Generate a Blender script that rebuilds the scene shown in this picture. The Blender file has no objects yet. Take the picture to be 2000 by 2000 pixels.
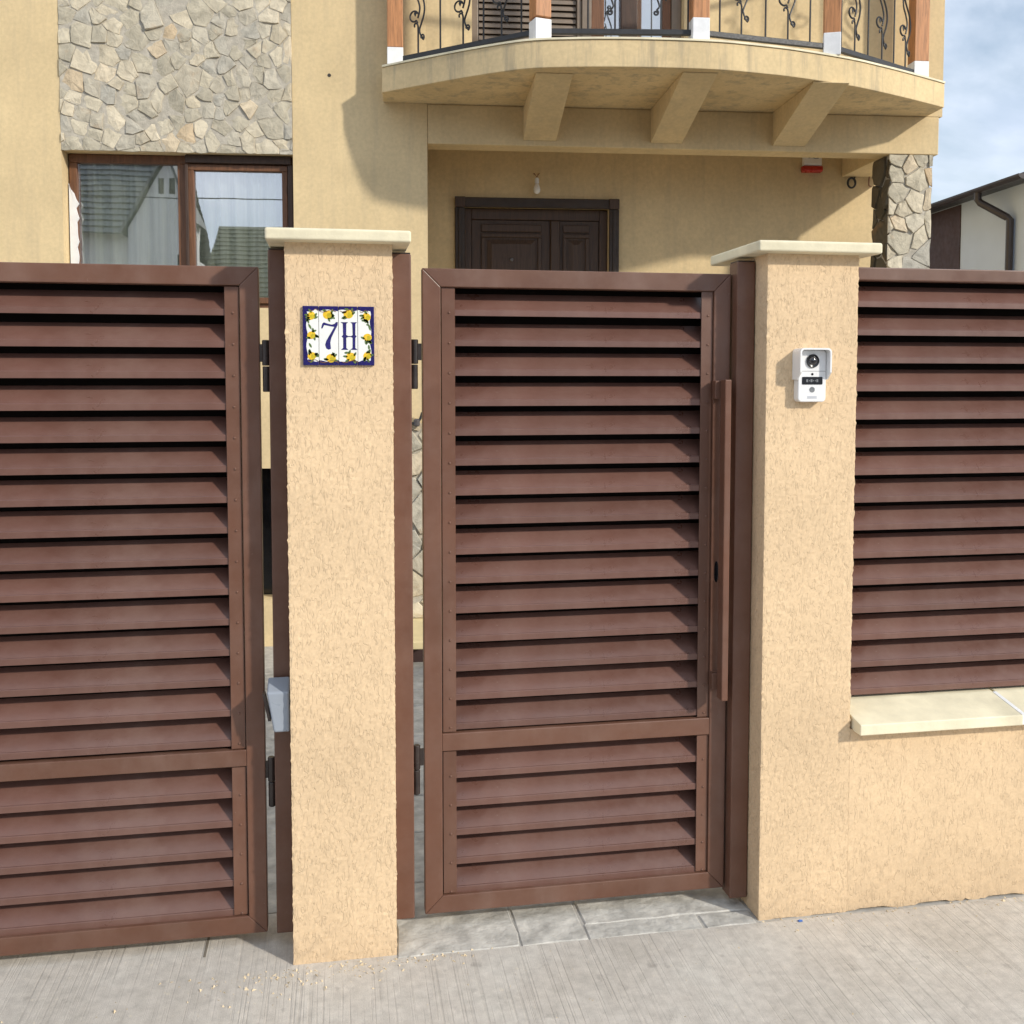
import bpy, bmesh, math, random
from math import sin, cos, pi, radians as R
from mathutils import Vector, Matrix, Euler

random.seed(7)
SC = bpy.context.scene
COL = SC.collection

# ------------------------------------------------------------------ camera
cam_data = bpy.data.cameras.new('camera')
cam_data.sensor_fit = 'HORIZONTAL'
cam_data.sensor_width = 36.0
cam_data.lens = 1947.15 / 2000 * 36.0
cam_data.shift_y = -(1000 - 856.67) / 2000
cam_data.clip_start = 0.05
cam_data.clip_end = 2000
cam = bpy.data.objects.new('camera', cam_data)
COL.objects.link(cam)
cam.location = (0.1431, -2.8748, 1.6924)
cam.rotation_euler = (R(90 - 3.242), 0, R(-9.905))
SC.camera = cam

# ------------------------------------------------------------------ light
SUN_AZ, SUN_EL = R(45.0), R(27.5)          # to the right of the fence normal
to_sun = Vector((sin(SUN_AZ) * cos(SUN_EL), -cos(SUN_AZ) * cos(SUN_EL), sin(SUN_EL)))
sd = bpy.data.lights.new('sun', 'SUN')
sd.energy = 2.1
sd.angle = R(2.4)
sd.color = (1.0, 0.93, 0.82)
sun = bpy.data.objects.new('sun', sd)
COL.objects.link(sun)
sun.location = to_sun * 30
sun.rotation_euler = (-to_sun).to_track_quat('-Z', 'Y').to_euler()

world = bpy.data.worlds.new('World')
SC.world = world
world.use_nodes = True
wn, wl = world.node_tree.nodes, world.node_tree.links
wn.clear()
w_out = wn.new('ShaderNodeOutputWorld')
w_bg = wn.new('ShaderNodeBackground')
w_sky = wn.new('ShaderNodeTexSky')
w_sky.sky_type = 'NISHITA'
w_sky.sun_disc = False
w_sky.sun_elevation = SUN_EL
w_sky.sun_rotation = math.atan2(to_sun.x, to_sun.y)
w_sky.air_density = 1.2
w_sky.dust_density = 1.5
w_tc = wn.new('ShaderNodeTexCoord')
w_map = wn.new('ShaderNodeMapping')
w_map.inputs['Scale'].default_value = (1.0, 1.0, 2.2)
w_noise = wn.new('ShaderNodeTexNoise')
w_noise.inputs['Scale'].default_value = 2.6
w_noise.inputs['Detail'].default_value = 7
w_noise.inputs['Roughness'].default_value = 0.55
w_noise.inputs['Distortion'].default_value = 0.4
w_ramp = wn.new('ShaderNodeValToRGB')
w_ramp.color_ramp.elements[0].position = 0.26
w_ramp.color_ramp.elements[1].position = 0.50
w_n2 = wn.new('ShaderNodeTexNoise')
w_n2.inputs['Scale'].default_value = 5.0
w_n2.inputs['Detail'].default_value = 5
w_cr = wn.new('ShaderNodeValToRGB')
w_cr.color_ramp.elements[0].position = 0.35
w_cr.color_ramp.elements[0].color = (4.3, 5.05, 6.2, 1)
w_cr.color_ramp.elements[1].position = 0.65
w_cr.color_ramp.elements[1].color = (6.9, 7.4, 8.3, 1)
w_mix = wn.new('ShaderNodeMixRGB')
wl.new(w_tc.outputs['Generated'], w_map.inputs['Vector'])
wl.new(w_map.outputs['Vector'], w_noise.inputs['Vector'])
wl.new(w_map.outputs['Vector'], w_n2.inputs['Vector'])
wl.new(w_noise.outputs['Fac'], w_ramp.inputs['Fac'])
wl.new(w_n2.outputs['Fac'], w_cr.inputs['Fac'])
wl.new(w_ramp.outputs['Color'], w_mix.inputs['Fac'])
wl.new(w_sky.outputs['Color'], w_mix.inputs['Color1'])
wl.new(w_cr.outputs['Color'], w_mix.inputs['Color2'])
wl.new(w_mix.outputs['Color'], w_bg.inputs['Color'])
w_bg.inputs['Strength'].default_value = 0.10
wl.new(w_bg.outputs['Background'], w_out.inputs['Surface'])

vs = SC.view_settings
vs.view_transform = 'Standard'
vs.look = 'None'
vs.exposure = 0.66
vs.gamma = 1.0
vs.use_curve_mapping = False
SC.cycles.use_denoising = True
SC.cycles.max_bounces = 6
SC.cycles.adaptive_threshold = 0.015
SC.cycles.transparent_max_bounces = 12

# ------------------------------------------------------------------ materials
def node_mat(name):
    m = bpy.data.materials.new(name)
    m.use_nodes = True
    nt = m.node_tree
    b = nt.nodes['Principled BSDF']
    return m, nt, b

class NT:
    """small helper for building node trees"""
    def __init__(s, nt):
        s.nt = nt
    def n(s, typ, **kw):
        nd = s.nt.nodes.new(typ)
        for k, v in kw.items():
            setattr(nd, k, v)
        return nd
    def l(s, a, b):
        s.nt.links.new(a, b)
    def coords(s, scale=(1, 1, 1), rot=(0, 0, 0), out='Object'):
        tc = s.n('ShaderNodeTexCoord')
        mp = s.n('ShaderNodeMapping')
        mp.inputs['Scale'].default_value = scale
        mp.inputs['Rotation'].default_value = rot
        s.l(tc.outputs[out], mp.inputs['Vector'])
        return mp.outputs['Vector']
    def noise(s, vec, scale, detail=4, rough=0.5, dist=0.0):
        nd = s.n('ShaderNodeTexNoise')
        nd.inputs['Scale'].default_value = scale
        nd.inputs['Detail'].default_value = detail
        nd.inputs['Roughness'].default_value = rough
        nd.inputs['Distortion'].default_value = dist
        s.l(vec, nd.inputs['Vector'])
        return nd.outputs['Fac']
    def ramp(s, fac, stops):
        nd = s.n('ShaderNodeValToRGB')
        cr = nd.color_ramp
        while len(cr.elements) < len(stops):
            cr.elements.new(0.5)
        for e, (p, c) in zip(cr.elements, stops):
            e.position = p
            e.color = (c, c, c, 1) if isinstance(c, (int, float)) else (*c, 1)
        s.l(fac, nd.inputs['Fac'])
        return nd.outputs['Color']
    def math(s, op, a, b=None, c=None):
        nd = s.n('ShaderNodeMath', operation=op)
        for i, v in enumerate((a, b, c)):
            if v is None:
                continue
            if isinstance(v, (int, float)):
                nd.inputs[i].default_value = v
            else:
                s.l(v, nd.inputs[i])
        return nd.outputs[0]
    def mix(s, fac, a, b, mode='MIX'):
        nd = s.n('ShaderNodeMixRGB', blend_type=mode)
        for key, v in (('Fac', fac), ('Color1', a), ('Color2', b)):
            if isinstance(v, (int, float)):
                nd.inputs[key].default_value = v if key == 'Fac' else (v, v, v, 1)
            elif isinstance(v, tuple):
                nd.inputs[key].default_value = (*v, 1)
            else:
                s.l(v, nd.inputs[key])
        return nd.outputs['Color']
    def bump(s, height, strength, dist, prev=None):
        nd = s.n('ShaderNodeBump')
        nd.inputs['Strength'].default_value = strength
        nd.inputs['Distance'].default_value = dist
        s.l(height, nd.inputs['Height'])
        if prev is not None:
            s.l(prev, nd.inputs['Normal'])
        return nd.outputs['Normal']

M = {}
def plain(name, col, rough=0.6, var=0.12, scale=6.0, bump=0.0, bscale=60, bdist=0.002, metallic=0.0, spec=0.5, stretch=(1, 1, 1), coat=0.0, rvar=0.08):
    m, nt, b = node_mat(name)
    k = NT(nt)
    v = k.coords(stretch)
    n1 = k.noise(v, scale, 5, 0.55)
    dark = tuple(c * (1 - var) for c in col)
    lite = tuple(min(1, c * (1 + var)) for c in col)
    cc = k.ramp(n1, [(0.3, dark), (0.7, lite)])
    k.l(cc, b.inputs['Base Color'])
    b.inputs['Metallic'].default_value = metallic
    b.inputs['Specular IOR Level'].default_value = spec
    if coat:
        b.inputs['Coat Weight'].default_value = coat
        b.inputs['Coat Roughness'].default_value = 0.15
    rr = k.ramp(k.noise(v, scale * 3, 3), [(0.3, max(0.02, rough - rvar)), (0.7, min(1, rough + rvar))])
    k.l(rr, b.inputs['Roughness'])
    if bump:
        k.l(k.bump(k.noise(v, bscale, 4), bump, bdist), b.inputs['Normal'])
    M[name] = m
    return m

def stucco(name, col, groove=1.0, fine=0.5, gscale=75, stain=0.10, streak=0, medscale=150, splash=0):
    m, nt, b = node_mat(name)
    k = NT(nt)
    v = k.coords((1, 1, 1))
    vs_ = k.coords((1, 1, 0.30))
    g1 = k.noise(vs_, gscale, 1.5, 0.5, 0.5)
    line = k.ramp(k.math('ABSOLUTE', k.math('SUBTRACT', g1, 0.5)), [(0.0, 1.0), (0.032, 0.0)])
    mask = k.ramp(k.noise(v, 34, 2), [(0.40, 0.0), (0.50, 1.0)])
    lm = k.math('MULTIPLY', line, mask)
    f1 = k.noise(v, 260, 2, 0.6)
    lump = k.noise(v, 30, 2, 0.6)
    h = k.math('ADD', k.math('MULTIPLY', lm, -1.0 * groove), k.math('MULTIPLY', f1, 0.35 * fine))
    h = k.math('ADD', h, k.math('MULTIPLY', lump, 0.12))
    big = k.noise(v, 2.3, 5, 0.6)
    cc = k.ramp(big, [(0.3, tuple(c * (1 - stain) for c in col)), (0.7, tuple(min(1, c * (1 + stain * 0.5)) for c in col))])
    med = k.ramp(k.noise(v, medscale, 3, 0.6), [(0.3, 0.92), (0.7, 1.05)])
    cc = k.mix(1.0, cc, med, 'MULTIPLY')
    cc = k.mix(k.math('MULTIPLY', lm, 0.46 * groove), cc, tuple(c * 0.55 for c in col))
    if splash:      # irregular splash dirt thrown up from the pavement
        sep = k.n('ShaderNodeSeparateXYZ')
        k.l(v, sep.inputs[0])
        hz = k.math('ADD', sep.outputs[2], k.math('MULTIPLY', k.noise(v, 7, 5, 0.65), 0.34))
        sp = k.ramp(hz, [(0.20, 1.0), (0.36, 0.0)])
        blot = k.ramp(k.noise(v, 38, 4, 0.7), [(0.35, 0.25), (0.65, 1.0)])
        cc = k.mix(k.math('MULTIPLY', k.math('MULTIPLY', sp, blot), 0.45), cc, (0.40, 0.30, 0.20))
    if streak:      # rain streaks below the slab edge
        st = k.ramp(k.noise(k.coords((5, 5, 0.5)), 2.6, 5, 0.65), [(0.50, 0.0), (0.66, 1.0)])
        cc = k.mix(k.math('MULTIPLY', st, 0.5 * streak), cc, (0.30, 0.26, 0.20))
    k.l(cc, b.inputs['Base Color'])
    b.inputs['Roughness'].default_value = 0.92
    b.inputs['Specular IOR Level'].default_value = 0.2
    k.l(k.bump(h, 0.7, 0.002), b.inputs['Normal'])
    M[name] = m
    return m

def brushed_concrete():
    m, nt, b = node_mat('brushed_concrete')
    k = NT(nt)
    v = k.coords((1, 1, 1))
    vl = k.coords((1, 0.012, 1), (0, 0, R(-3)))
    l1 = k.noise(vl, 120, 2, 0.5, 0.06)
    l2 = k.noise(vl, 38, 2, 0.5, 0.1)
    patch = k.ramp(k.noise(v, 1.7, 3), [(0.38, 0.2), (0.62, 1.0)])
    groove = k.ramp(l1, [(0.54, 0.0), (0.64, 1.0)])
    lines = k.math('MULTIPLY', k.math('SUBTRACT', k.math('MULTIPLY', l2, 0.4), k.math('MULTIPLY', groove, 0.6)), patch)
    base = k.ramp(k.noise(v, 2.4, 6, 0.6), [(0.28, (0.50, 0.46, 0.40)), (0.5, (0.57, 0.53, 0.47)), (0.72, (0.62, 0.59, 0.53))])
    mott = k.ramp(k.noise(v, 26, 5, 0.65), [(0.28, 0.80), (0.72, 1.10)])
    base = k.mix(1.0, base, mott, 'MULTIPLY')
    gm = k.math('MULTIPLY', k.math('MULTIPLY', groove, patch), 0.20)
    cc = k.mix(gm, base, (0.25, 0.22, 0.185))
    cc = k.mix(1.0, cc, k.ramp(l2, [(0.3, 0.95), (0.7, 1.04)]), 'MULTIPLY')
    # pale paint drops and dark specks
    sp = k.ramp(k.noise(v, 34, 2, 0.5), [(0.70, 0.0), (0.735, 1.0)])
    cc = k.mix(k.math('MULTIPLY', sp, 0.45), cc, (0.66, 0.60, 0.48))
    dk = k.ramp(k.noise(k.coords((1.0, 0.8, 1), (0, 0, 0.5)), 17, 3, 0.6), [(0.62, 0.0), (0.72, 1.0)])
    cc = k.mix(k.math('MULTIPLY', dk, 0.35), cc, (0.20, 0.18, 0.16))
    grit = k.ramp(k.noise(v, 420, 2), [(0.3, 0.82), (0.7, 1.12)])
    cc = k.mix(1.0, cc, grit, 'MULTIPLY')
    k.l(cc, b.inputs['Base Color'])
    b.inputs['Roughness'].default_value = 0.9
    b.inputs['Specular IOR Level'].default_value = 0.25
    n1 = k.bump(lines, 0.6, 0.0025)
    k.l(k.bump(k.noise(v, 300, 3), 0.35, 0.002, n1), b.inputs['Normal'])
    M['brushed_concrete'] = m

def painted_metal(name, col, rough=0.42, dust=0.25):
    m, nt, b = node_mat(name)
    k = NT(nt)
    v = k.coords((1, 1, 1))
    oi = k.n('ShaderNodeObjectInfo')
    n1 = k.noise(v, 7, 5, 0.6)
    cc = k.ramp(n1, [(0.3, tuple(c * 0.9 for c in col)), (0.7, tuple(c * 1.1 for c in col))])
    cc = k.mix(1.0, cc, k.ramp(oi.outputs['Random'], [(0.0, 0.90), (1.0, 1.10)]), 'MULTIPLY')
    spk = k.ramp(k.noise(v, 130, 2, 0.5), [(0.76, 0.0), (0.80, 1.0)])
    cc = k.mix(k.math('MULTIPLY', spk, dust), cc, (0.42, 0.34, 0.28))
    film = k.ramp(k.noise(v, 4.0, 6, 0.7), [(0.42, 0.0), (0.72, 0.14)])
    marks = k.ramp(k.noise(k.coords((6, 6, 2)), 1.4, 4, 0.6), [(0.52, 0.0), (0.72, 0.10)])
    cc = k.mix(k.math('ADD', film, marks), cc, (0.36, 0.27, 0.23))
    k.l(cc, b.inputs['Base Color'])
    k.l(k.ramp(k.noise(v, 14, 5, 0.65), [(0.3, rough - 0.10), (0.7, rough + 0.12)]), b.inputs['Roughness'])
    b.inputs['Specular IOR Level'].default_value = 0.5
    k.l(k.bump(k.noise(v, 3, 1), 0.08, 0.004), b.inputs['Normal'])
    M[name] = m

def stone_mat(name, stops):
    m, nt, b = node_mat(name)
    k = NT(nt)
    oi = k.n('ShaderNodeObjectInfo')
    base = k.ramp(oi.outputs['Random'], stops)
    tc = k.n('ShaderNodeTexCoord')
    ad = k.n('ShaderNodeVectorMath', operation='ADD')
    k.l(tc.outputs['Object'], ad.inputs[0])
    sc_ = k.n('ShaderNodeVectorMath', operation='SCALE')
    cx = k.n('ShaderNodeCombineXYZ')
    k.l(oi.outputs['Random'], cx.inputs[0])
    k.l(oi.outputs['Random'], cx.inputs[2])
    k.l(cx.outputs[0], sc_.inputs[0])
    sc_.inputs['Scale'].default_value = 37.0
    k.l(sc_.outputs[0], ad.inputs[1])
    n1 = k.noise(ad.outputs[0], 14, 6, 0.65, 0.6)
    cc = k.mix(1.0, base, k.ramp(n1, [(0.28, 0.70), (0.5, 1.0), (0.72, 1.22)]), 'MULTIPLY')
    rust = k.ramp(k.noise(ad.outputs[0], 6, 4, 0.6), [(0.60, 0.0), (0.74, 1.0)])
    cc = k.mix(k.math('MULTIPLY', rust, 0.32), cc, (0.50, 0.27, 0.10))
    k.l(cc, b.inputs['Base Color'])
    b.inputs['Roughness'].default_value = 0.88
    b.inputs['Specular IOR Level'].default_value = 0.25
    n = k.bump(n1, 0.9, 0.012)
    k.l(k.bump(k.noise(ad.outputs[0], 90, 4), 0.5, 0.004, n), b.inputs['Normal'])
    M[name] = m

def wood_mat(name, col, grain=(9, 9, 0.7)):
    m, nt, b = node_mat(name)
    k = NT(nt)
    v = k.coords(grain)
    n1 = k.noise(v, 9, 5, 0.6, 0.8)
    cc = k.ramp(n1, [(0.3, tuple(c * 0.6 for c in col)), (0.55, col), (0.75, tuple(min(1, c * 1.25) for c in col))])
    k.l(cc, b.inputs['Base Color'])
    b.inputs['Roughness'].default_value = 0.55
    k.l(k.bump(n1, 0.3, 0.003), b.inputs['Normal'])
    M[name] = m

def glass_mat(name, refl=0.45, tint=(0.85, 0.88, 0.9)):
    m = bpy.data.materials.new(name)
    m.use_nodes = True
    nt = m.node_tree
    nt.nodes.clear()
    k = NT(nt)
    out = k.n('ShaderNodeOutputMaterial')
    gl = k.n('ShaderNodeBsdfGlossy')
    gl.inputs['Roughness'].default_value = 0.004
    gl.inputs['Color'].default_value = (0.95, 0.97, 1.0, 1)
    tr = k.n('ShaderNodeBsdfTransparent')
    tr.inputs['Color'].default_value = (*tint, 1)
    fr = k.n('ShaderNodeLayerWeight')
    fr.inputs['Blend'].default_value = 0.25
    f = k.math('ADD', k.math('MULTIPLY', fr.outputs['Fresnel'], 0.5), refl)
    mx = k.n('ShaderNodeMixShader')
    k.l(f, mx.inputs[0])
    k.l(tr.outputs[0], mx.inputs[1])
    k.l(gl.outputs[0], mx.inputs[2])
    vv = k.coords((1, 1, 1))
    k.l(k.bump(k.noise(vv, 1.6, 2), 0.05, 0.01), gl.inputs['Normal'])
    k.l(mx.outputs[0], out.inputs['Surface'])
    M[name] = m

stucco('pillar_stucco', (0.745, 0.555, 0.350), groove=0.70, fine=0.55, gscale=88, stain=0.12, splash=1)
stucco('house_stucco', (0.72, 0.562, 0.325), groove=0.0, fine=1.6, stain=0.13, streak=0.3, medscale=42)
stucco('balcony_stucco', (0.72, 0.562, 0.325), groove=0.0, fine=1.6, stain=0.16, streak=1, medscale=42)
brushed_concrete()
painted_metal('brown_metal', (0.130, 0.058, 0.035))
painted_metal('slat_metal', (0.138, 0.066, 0.050), rough=0.34)
M['slat_metal'].node_tree.nodes['Principled BSDF'].inputs['Specular IOR Level'].default_value = 0.6
plain('light_block_black', (0.010, 0.007, 0.006), 0.8, 0.2, 6, spec=0.1)  # near-black finish of the added light-blocking sheets, keeps slat gaps black
painted_metal('dark_metal', (0.016, 0.011, 0.010), rough=0.35, dust=0.05)
plain('coping', (0.79, 0.72, 0.52), 0.78, 0.17, 7, 0.35, 120)
plain('mortar_white', (0.80, 0.80, 0.80), 0.8, 0.06, 20, 0.5, 90)
plain('stamped', (0.51, 0.495, 0.45), 0.85, 0.30, 15, 0.9, 16, 0.012)
plain('stamped_joint', (0.42, 0.405, 0.37), 0.9, 0.2, 20, 0.6, 90)
plain('asphalt', (0.06, 0.06, 0.062), 0.9, 0.2, 30, 0.6, 200)
plain('earth', (0.16, 0.14, 0.11), 0.95, 0.3, 3, 0.6, 30)
plain('mortar', (0.47, 0.43, 0.355), 0.95, 0.2, 26, 0.8, 160, 0.004)
stone_mat('cladding_stone', [(0.0, (0.44, 0.40, 0.31)), (0.3, (0.52, 0.47, 0.36)), (0.5, (0.64, 0.57, 0.43)), (0.64, (0.45, 0.425, 0.36)), (0.8, (0.56, 0.49, 0.36)), (0.92, (0.70, 0.62, 0.47)), (1.0, (0.56, 0.42, 0.26))])
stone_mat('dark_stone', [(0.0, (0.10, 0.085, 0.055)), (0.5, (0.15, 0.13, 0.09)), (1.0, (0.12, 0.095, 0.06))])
wood_mat('window_wood', (0.165, 0.072, 0.032))
wood_mat('window_dark', (0.060, 0.032, 0.020))
wood_mat('post_wood', (0.52, 0.235, 0.095))
wood_mat('door_wood', (0.066, 0.036, 0.021))
plain('door_trim', (0.036, 0.022, 0.014), 0.55, 0.2, 10)
plain('white_paint', (0.80, 0.81, 0.82), 0.6, 0.07, 18, 0.3, 60)
plain('wrought_iron', (0.022, 0.023, 0.026), 0.5, 0.25, 30, 0.3, 200)
plain('white_plastic', (0.80, 0.80, 0.80), 0.28, 0.02, 5, spec=0.5)
plain('grey_plastic', (0.29, 0.325, 0.375), 0.35, 0.04, 5)
plain('black_plastic', (0.008, 0.008, 0.010), 0.18, 0.1, 5)
plain('lens_glass', (0.012, 0.010, 0.014), 0.04, 0.1, 5, coat=1.0)
plain('lens_ring', (0.10, 0.09, 0.09), 0.25, 0.1, 5)
plain('button_grey', (0.18, 0.19, 0.20), 0.4, 0.1, 5)
plain('print_grey', (0.50, 0.52, 0.56), 0.5, 0.1, 60)
plain('symbol_grey', (0.16, 0.17, 0.18), 0.5, 0.1, 60)
plain('tile_navy', (0.008, 0.004, 0.10), 0.12, 0.25, 40, coat=0.6)
plain('tile_white', (0.82, 0.83, 0.80), 0.12, 0.03, 30, coat=0.6)
plain('ink_blue', (0.018, 0.014, 0.13), 0.15, 0.3, 60, coat=0.6)
plain('lemon', (0.80, 0.52, 0.03), 0.15, 0.22, 150, coat=0.6)
plain('lemon_shade', (0.55, 0.44, 0.02), 0.15, 0.2, 150, coat=0.6)
plain('leaf_green', (0.10, 0.16, 0.05), 0.15, 0.4, 150, coat=0.6)
plain('twig_brown', (0.22, 0.10, 0.05), 0.2, 0.3, 150, coat=0.6)
plain('red_plastic', (0.42, 0.022, 0.012), 0.3, 0.1, 10)
plain('blind_slat', (0.21, 0.165, 0.125), 0.45, 0.12, 10)
plain('curtain', (0.76, 0.78, 0.64), 0.9, 0.22, 4, stretch=(6, 6, 0.3))
plain('room_dark', (0.05, 0.045, 0.04), 0.9, 0.2, 3)
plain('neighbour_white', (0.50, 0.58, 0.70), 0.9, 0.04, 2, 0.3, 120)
plain('neighbour_brown', (0.050, 0.026, 0.024), 0.7, 0.12, 6)
plain('gutter_brown', (0.038, 0.030, 0.030), 0.4, 0.12, 6)
plain('roof_dark', (0.065, 0.066, 0.07), 0.6, 0.3, 8)
plain('roof_slate', (0.15, 0.155, 0.15), 0.6, 0.3, 8)
plain('roof_olive', (0.19, 0.18, 0.12), 0.7, 0.3, 8)
plain('opposite_white', (0.70, 0.69, 0.66), 0.9, 0.05, 2)
plain('crumb', (0.68, 0.55, 0.36), 0.9, 0.25, 30)
plain('blue_scrap', (0.05, 0.14, 0.42), 0.4, 0.15, 30)
plain('ledge_stone', (0.72, 0.60, 0.34), 0.8, 0.08, 12)
plain('copper', (0.25, 0.11, 0.05), 0.4, 0.2, 30)
plain('foliage', (0.05, 0.09, 0.03), 0.7, 0.3, 30)
glass_mat('window_glass', 0.33, (0.96, 0.97, 0.96))
m_, nt_, b_ = node_mat('bulb_glass')
b_.inputs['Base Color'].default_value = (0.85, 0.83, 0.78, 1)
b_.inputs['Roughness'].default_value = 0.08
b_.inputs['Coat Weight'].default_value = 0.5
M['bulb_glass'] = m_

# ------------------------------------------------------------------ mesh helpers
class MB:
    def __init__(s):
        s.v, s.f = [], []
    def add(s, vs_, fs):
        o = len(s.v)
        s.v += [tuple(p) for p in vs_]
        s.f += [tuple(i + o for i in f) for f in fs]
        return s
    def box(s, x0, x1, y0, y1, z0, z1):
        return s.add([(x0, y0, z0), (x1, y0, z0), (x1, y1, z0), (x0, y1, z0), (x0, y0, z1), (x1, y0, z1), (x1, y1, z1), (x0, y1, z1)],
                     [(0, 3, 2, 1), (4, 5, 6, 7), (0, 1, 5, 4), (1, 2, 6, 5), (2, 3, 7, 6), (3, 0, 4, 7)])
    def prism_xz(s, poly, y0, y1):
        """poly: (x,z) counter-clockwise seen from -y; extruded from y0 (front) to y1"""
        n = len(poly)
        vs_ = [(x, y0, z) for x, z in poly] + [(x, y1, z) for x, z in poly]
        fs = [tuple(range(n)), tuple(range(2 * n - 1, n - 1, -1))]
        fs += [(i, i + n, (i + 1) % n + n, (i + 1) % n) for i in range(n)]
        return s.add(vs_, fs)
    def prism_yz(s, poly, x0, x1):
        n = len(poly)
        vs_ = [(x0, y, z) for y, z in poly] + [(x1, y, z) for y, z in poly]
        fs = [tuple(range(n)), tuple(range(2 * n - 1, n - 1, -1))]
        fs += [(i, i + n, (i + 1) % n + n, (i + 1) % n) for i in range(n)]
        return s.add(vs_, fs)
    def prism_xy(s, poly, z0, z1):
        n = len(poly)
        vs_ = [(x, y, z0) for x, y in poly] + [(x, y, z1) for x, y in poly]
        fs = [tuple(range(n - 1, -1, -1)), tuple(range(n, 2 * n))]
        fs += [(i, (i + 1) % n, (i + 1) % n + n, i + n) for i in range(n)]
        return s.add(vs_, fs)
    def tube(s, path, r, n=8, cap=True, taper=None):
        path = [Vector(p) for p in path]
        rings = []
        prev = None
        for i, p in enumerate(path):
            t = (path[min(i + 1, len(path) - 1)] - path[max(i - 1, 0)]).normalized()
            if prev is None:
                a = Vector((0, 1, 0)) if abs(t.y) < 0.9 else Vector((1, 0, 0))
                u = t.cross(a).normalized()
            else:
                u = (prev - t * prev.dot(t)).normalized()
            prev = u
            w = t.cross(u)
            rr = r if taper is None else r * taper(i / (len(path) - 1))
            rings.append([p + u * (rr * cos(2 * pi * j / n)) + w * (rr * sin(2 * pi * j / n)) for j in range(n)])
        vs_ = [q for ring in rings for q in ring]
        fs = []
        for i in range(len(path) - 1):
            for j in range(n):
                a, b = i * n + j, i * n + (j + 1) % n
                fs.append((a, b, b + n, a + n))
        if cap:
            fs.append(tuple(range(n - 1, -1, -1)))
            fs.append(tuple(range((len(path) - 1) * n, len(path) * n)))
        return s.add(vs_, fs)
    def lathe_y(s, prof, cx, cz, n=20):
        """prof: list of (radius, y); rotates about the y axis through (cx,cz)"""
        vs_, fs = [], []
        for r, y in prof:
            for j in range(n):
                a = 2 * pi * j / n
                vs_.append((cx + r * cos(a), y, cz + r * sin(a)))
        for i in range(len(prof) - 1):
            for j in range(n):
                a, b = i * n + j, i * n + (j + 1) % n
                fs.append((a, b, b + n, a + n))
        fs.append(tuple(range((len(prof) - 1) * n, len(prof) * n)))
        return s.add(vs_, fs)
    def lathe_z(s, prof, cx, cy, n=16):
        vs_, fs = [], []
        for r, z in prof:
            for j in range(n):
                a = 2 * pi * j / n
                vs_.append((cx + r * cos(a), cy + r * sin(a), z))
        for i in range(len(prof) - 1):
            for j in range(n):
                a, b = i * n + j, i * n + (j + 1) % n
                fs.append((a, b, b + n, a + n))
        fs.append(tuple(range(n - 1, -1, -1)))
        fs.append(tuple(range((len(prof) - 1) * n, len(prof) * n)))
        return s.add(vs_, fs)
    def mesh(s, name, mat, smooth=False, fix=True):
        me = bpy.data.meshes.new(name)
        me.from_pydata(s.v, [], s.f)
        if fix:
            bm = bmesh.new()
            bm.from_mesh(me)
            bmesh.ops.recalc_face_normals(bm, faces=bm.faces)
            bm.to_mesh(me)
            bm.free()
        me.materials.append(M[mat])
        if smooth:
            for p in me.polygons:
                p.use_smooth = True
        me.update()
        return me
    def build(s, name, mat, parent=None, bevel=0.0, seg=2, smooth=False, off=None):
        """off: subtracted from the coordinates (base point of the thing)"""
        if off is not None:
            s.v = [(x - off[0], y - off[1], z - off[2]) for x, y, z in s.v]
        o = bpy.data.objects.new(name, s.mesh(name, mat, smooth))
        COL.objects.link(o)
        if parent is not None:
            o.parent = parent
        if bevel:
            md = o.modifiers.new('bevel', 'BEVEL')
            md.width = bevel
            md.segments = seg
            md.limit_method = 'ANGLE'
            md.angle_limit = R(40)
            md.harden_normals = False
        return o

def inst(name, me, parent, loc=(0, 0, 0), rot=(0, 0, 0)):
    o = bpy.data.objects.new(name, me)
    COL.objects.link(o)
    o.parent = parent
    o.location = loc
    o.rotation_euler = rot
    return o

def tag(o, label=None, cat=None, group=None, kind=None):
    if label: o['label'] = label
    if cat: o['category'] = cat
    if group: o['group'] = group
    if kind: o['kind'] = kind
    return o

def thing(name, loc, label, cat, group=None, rotz=0):
    o = bpy.data.objects.new(name, None)
    o.empty_display_size = 0.1
    COL.objects.link(o)
    o.location = loc
    o.rotation_euler = (0, 0, rotz)
    return tag(o, label, cat, group)

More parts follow.
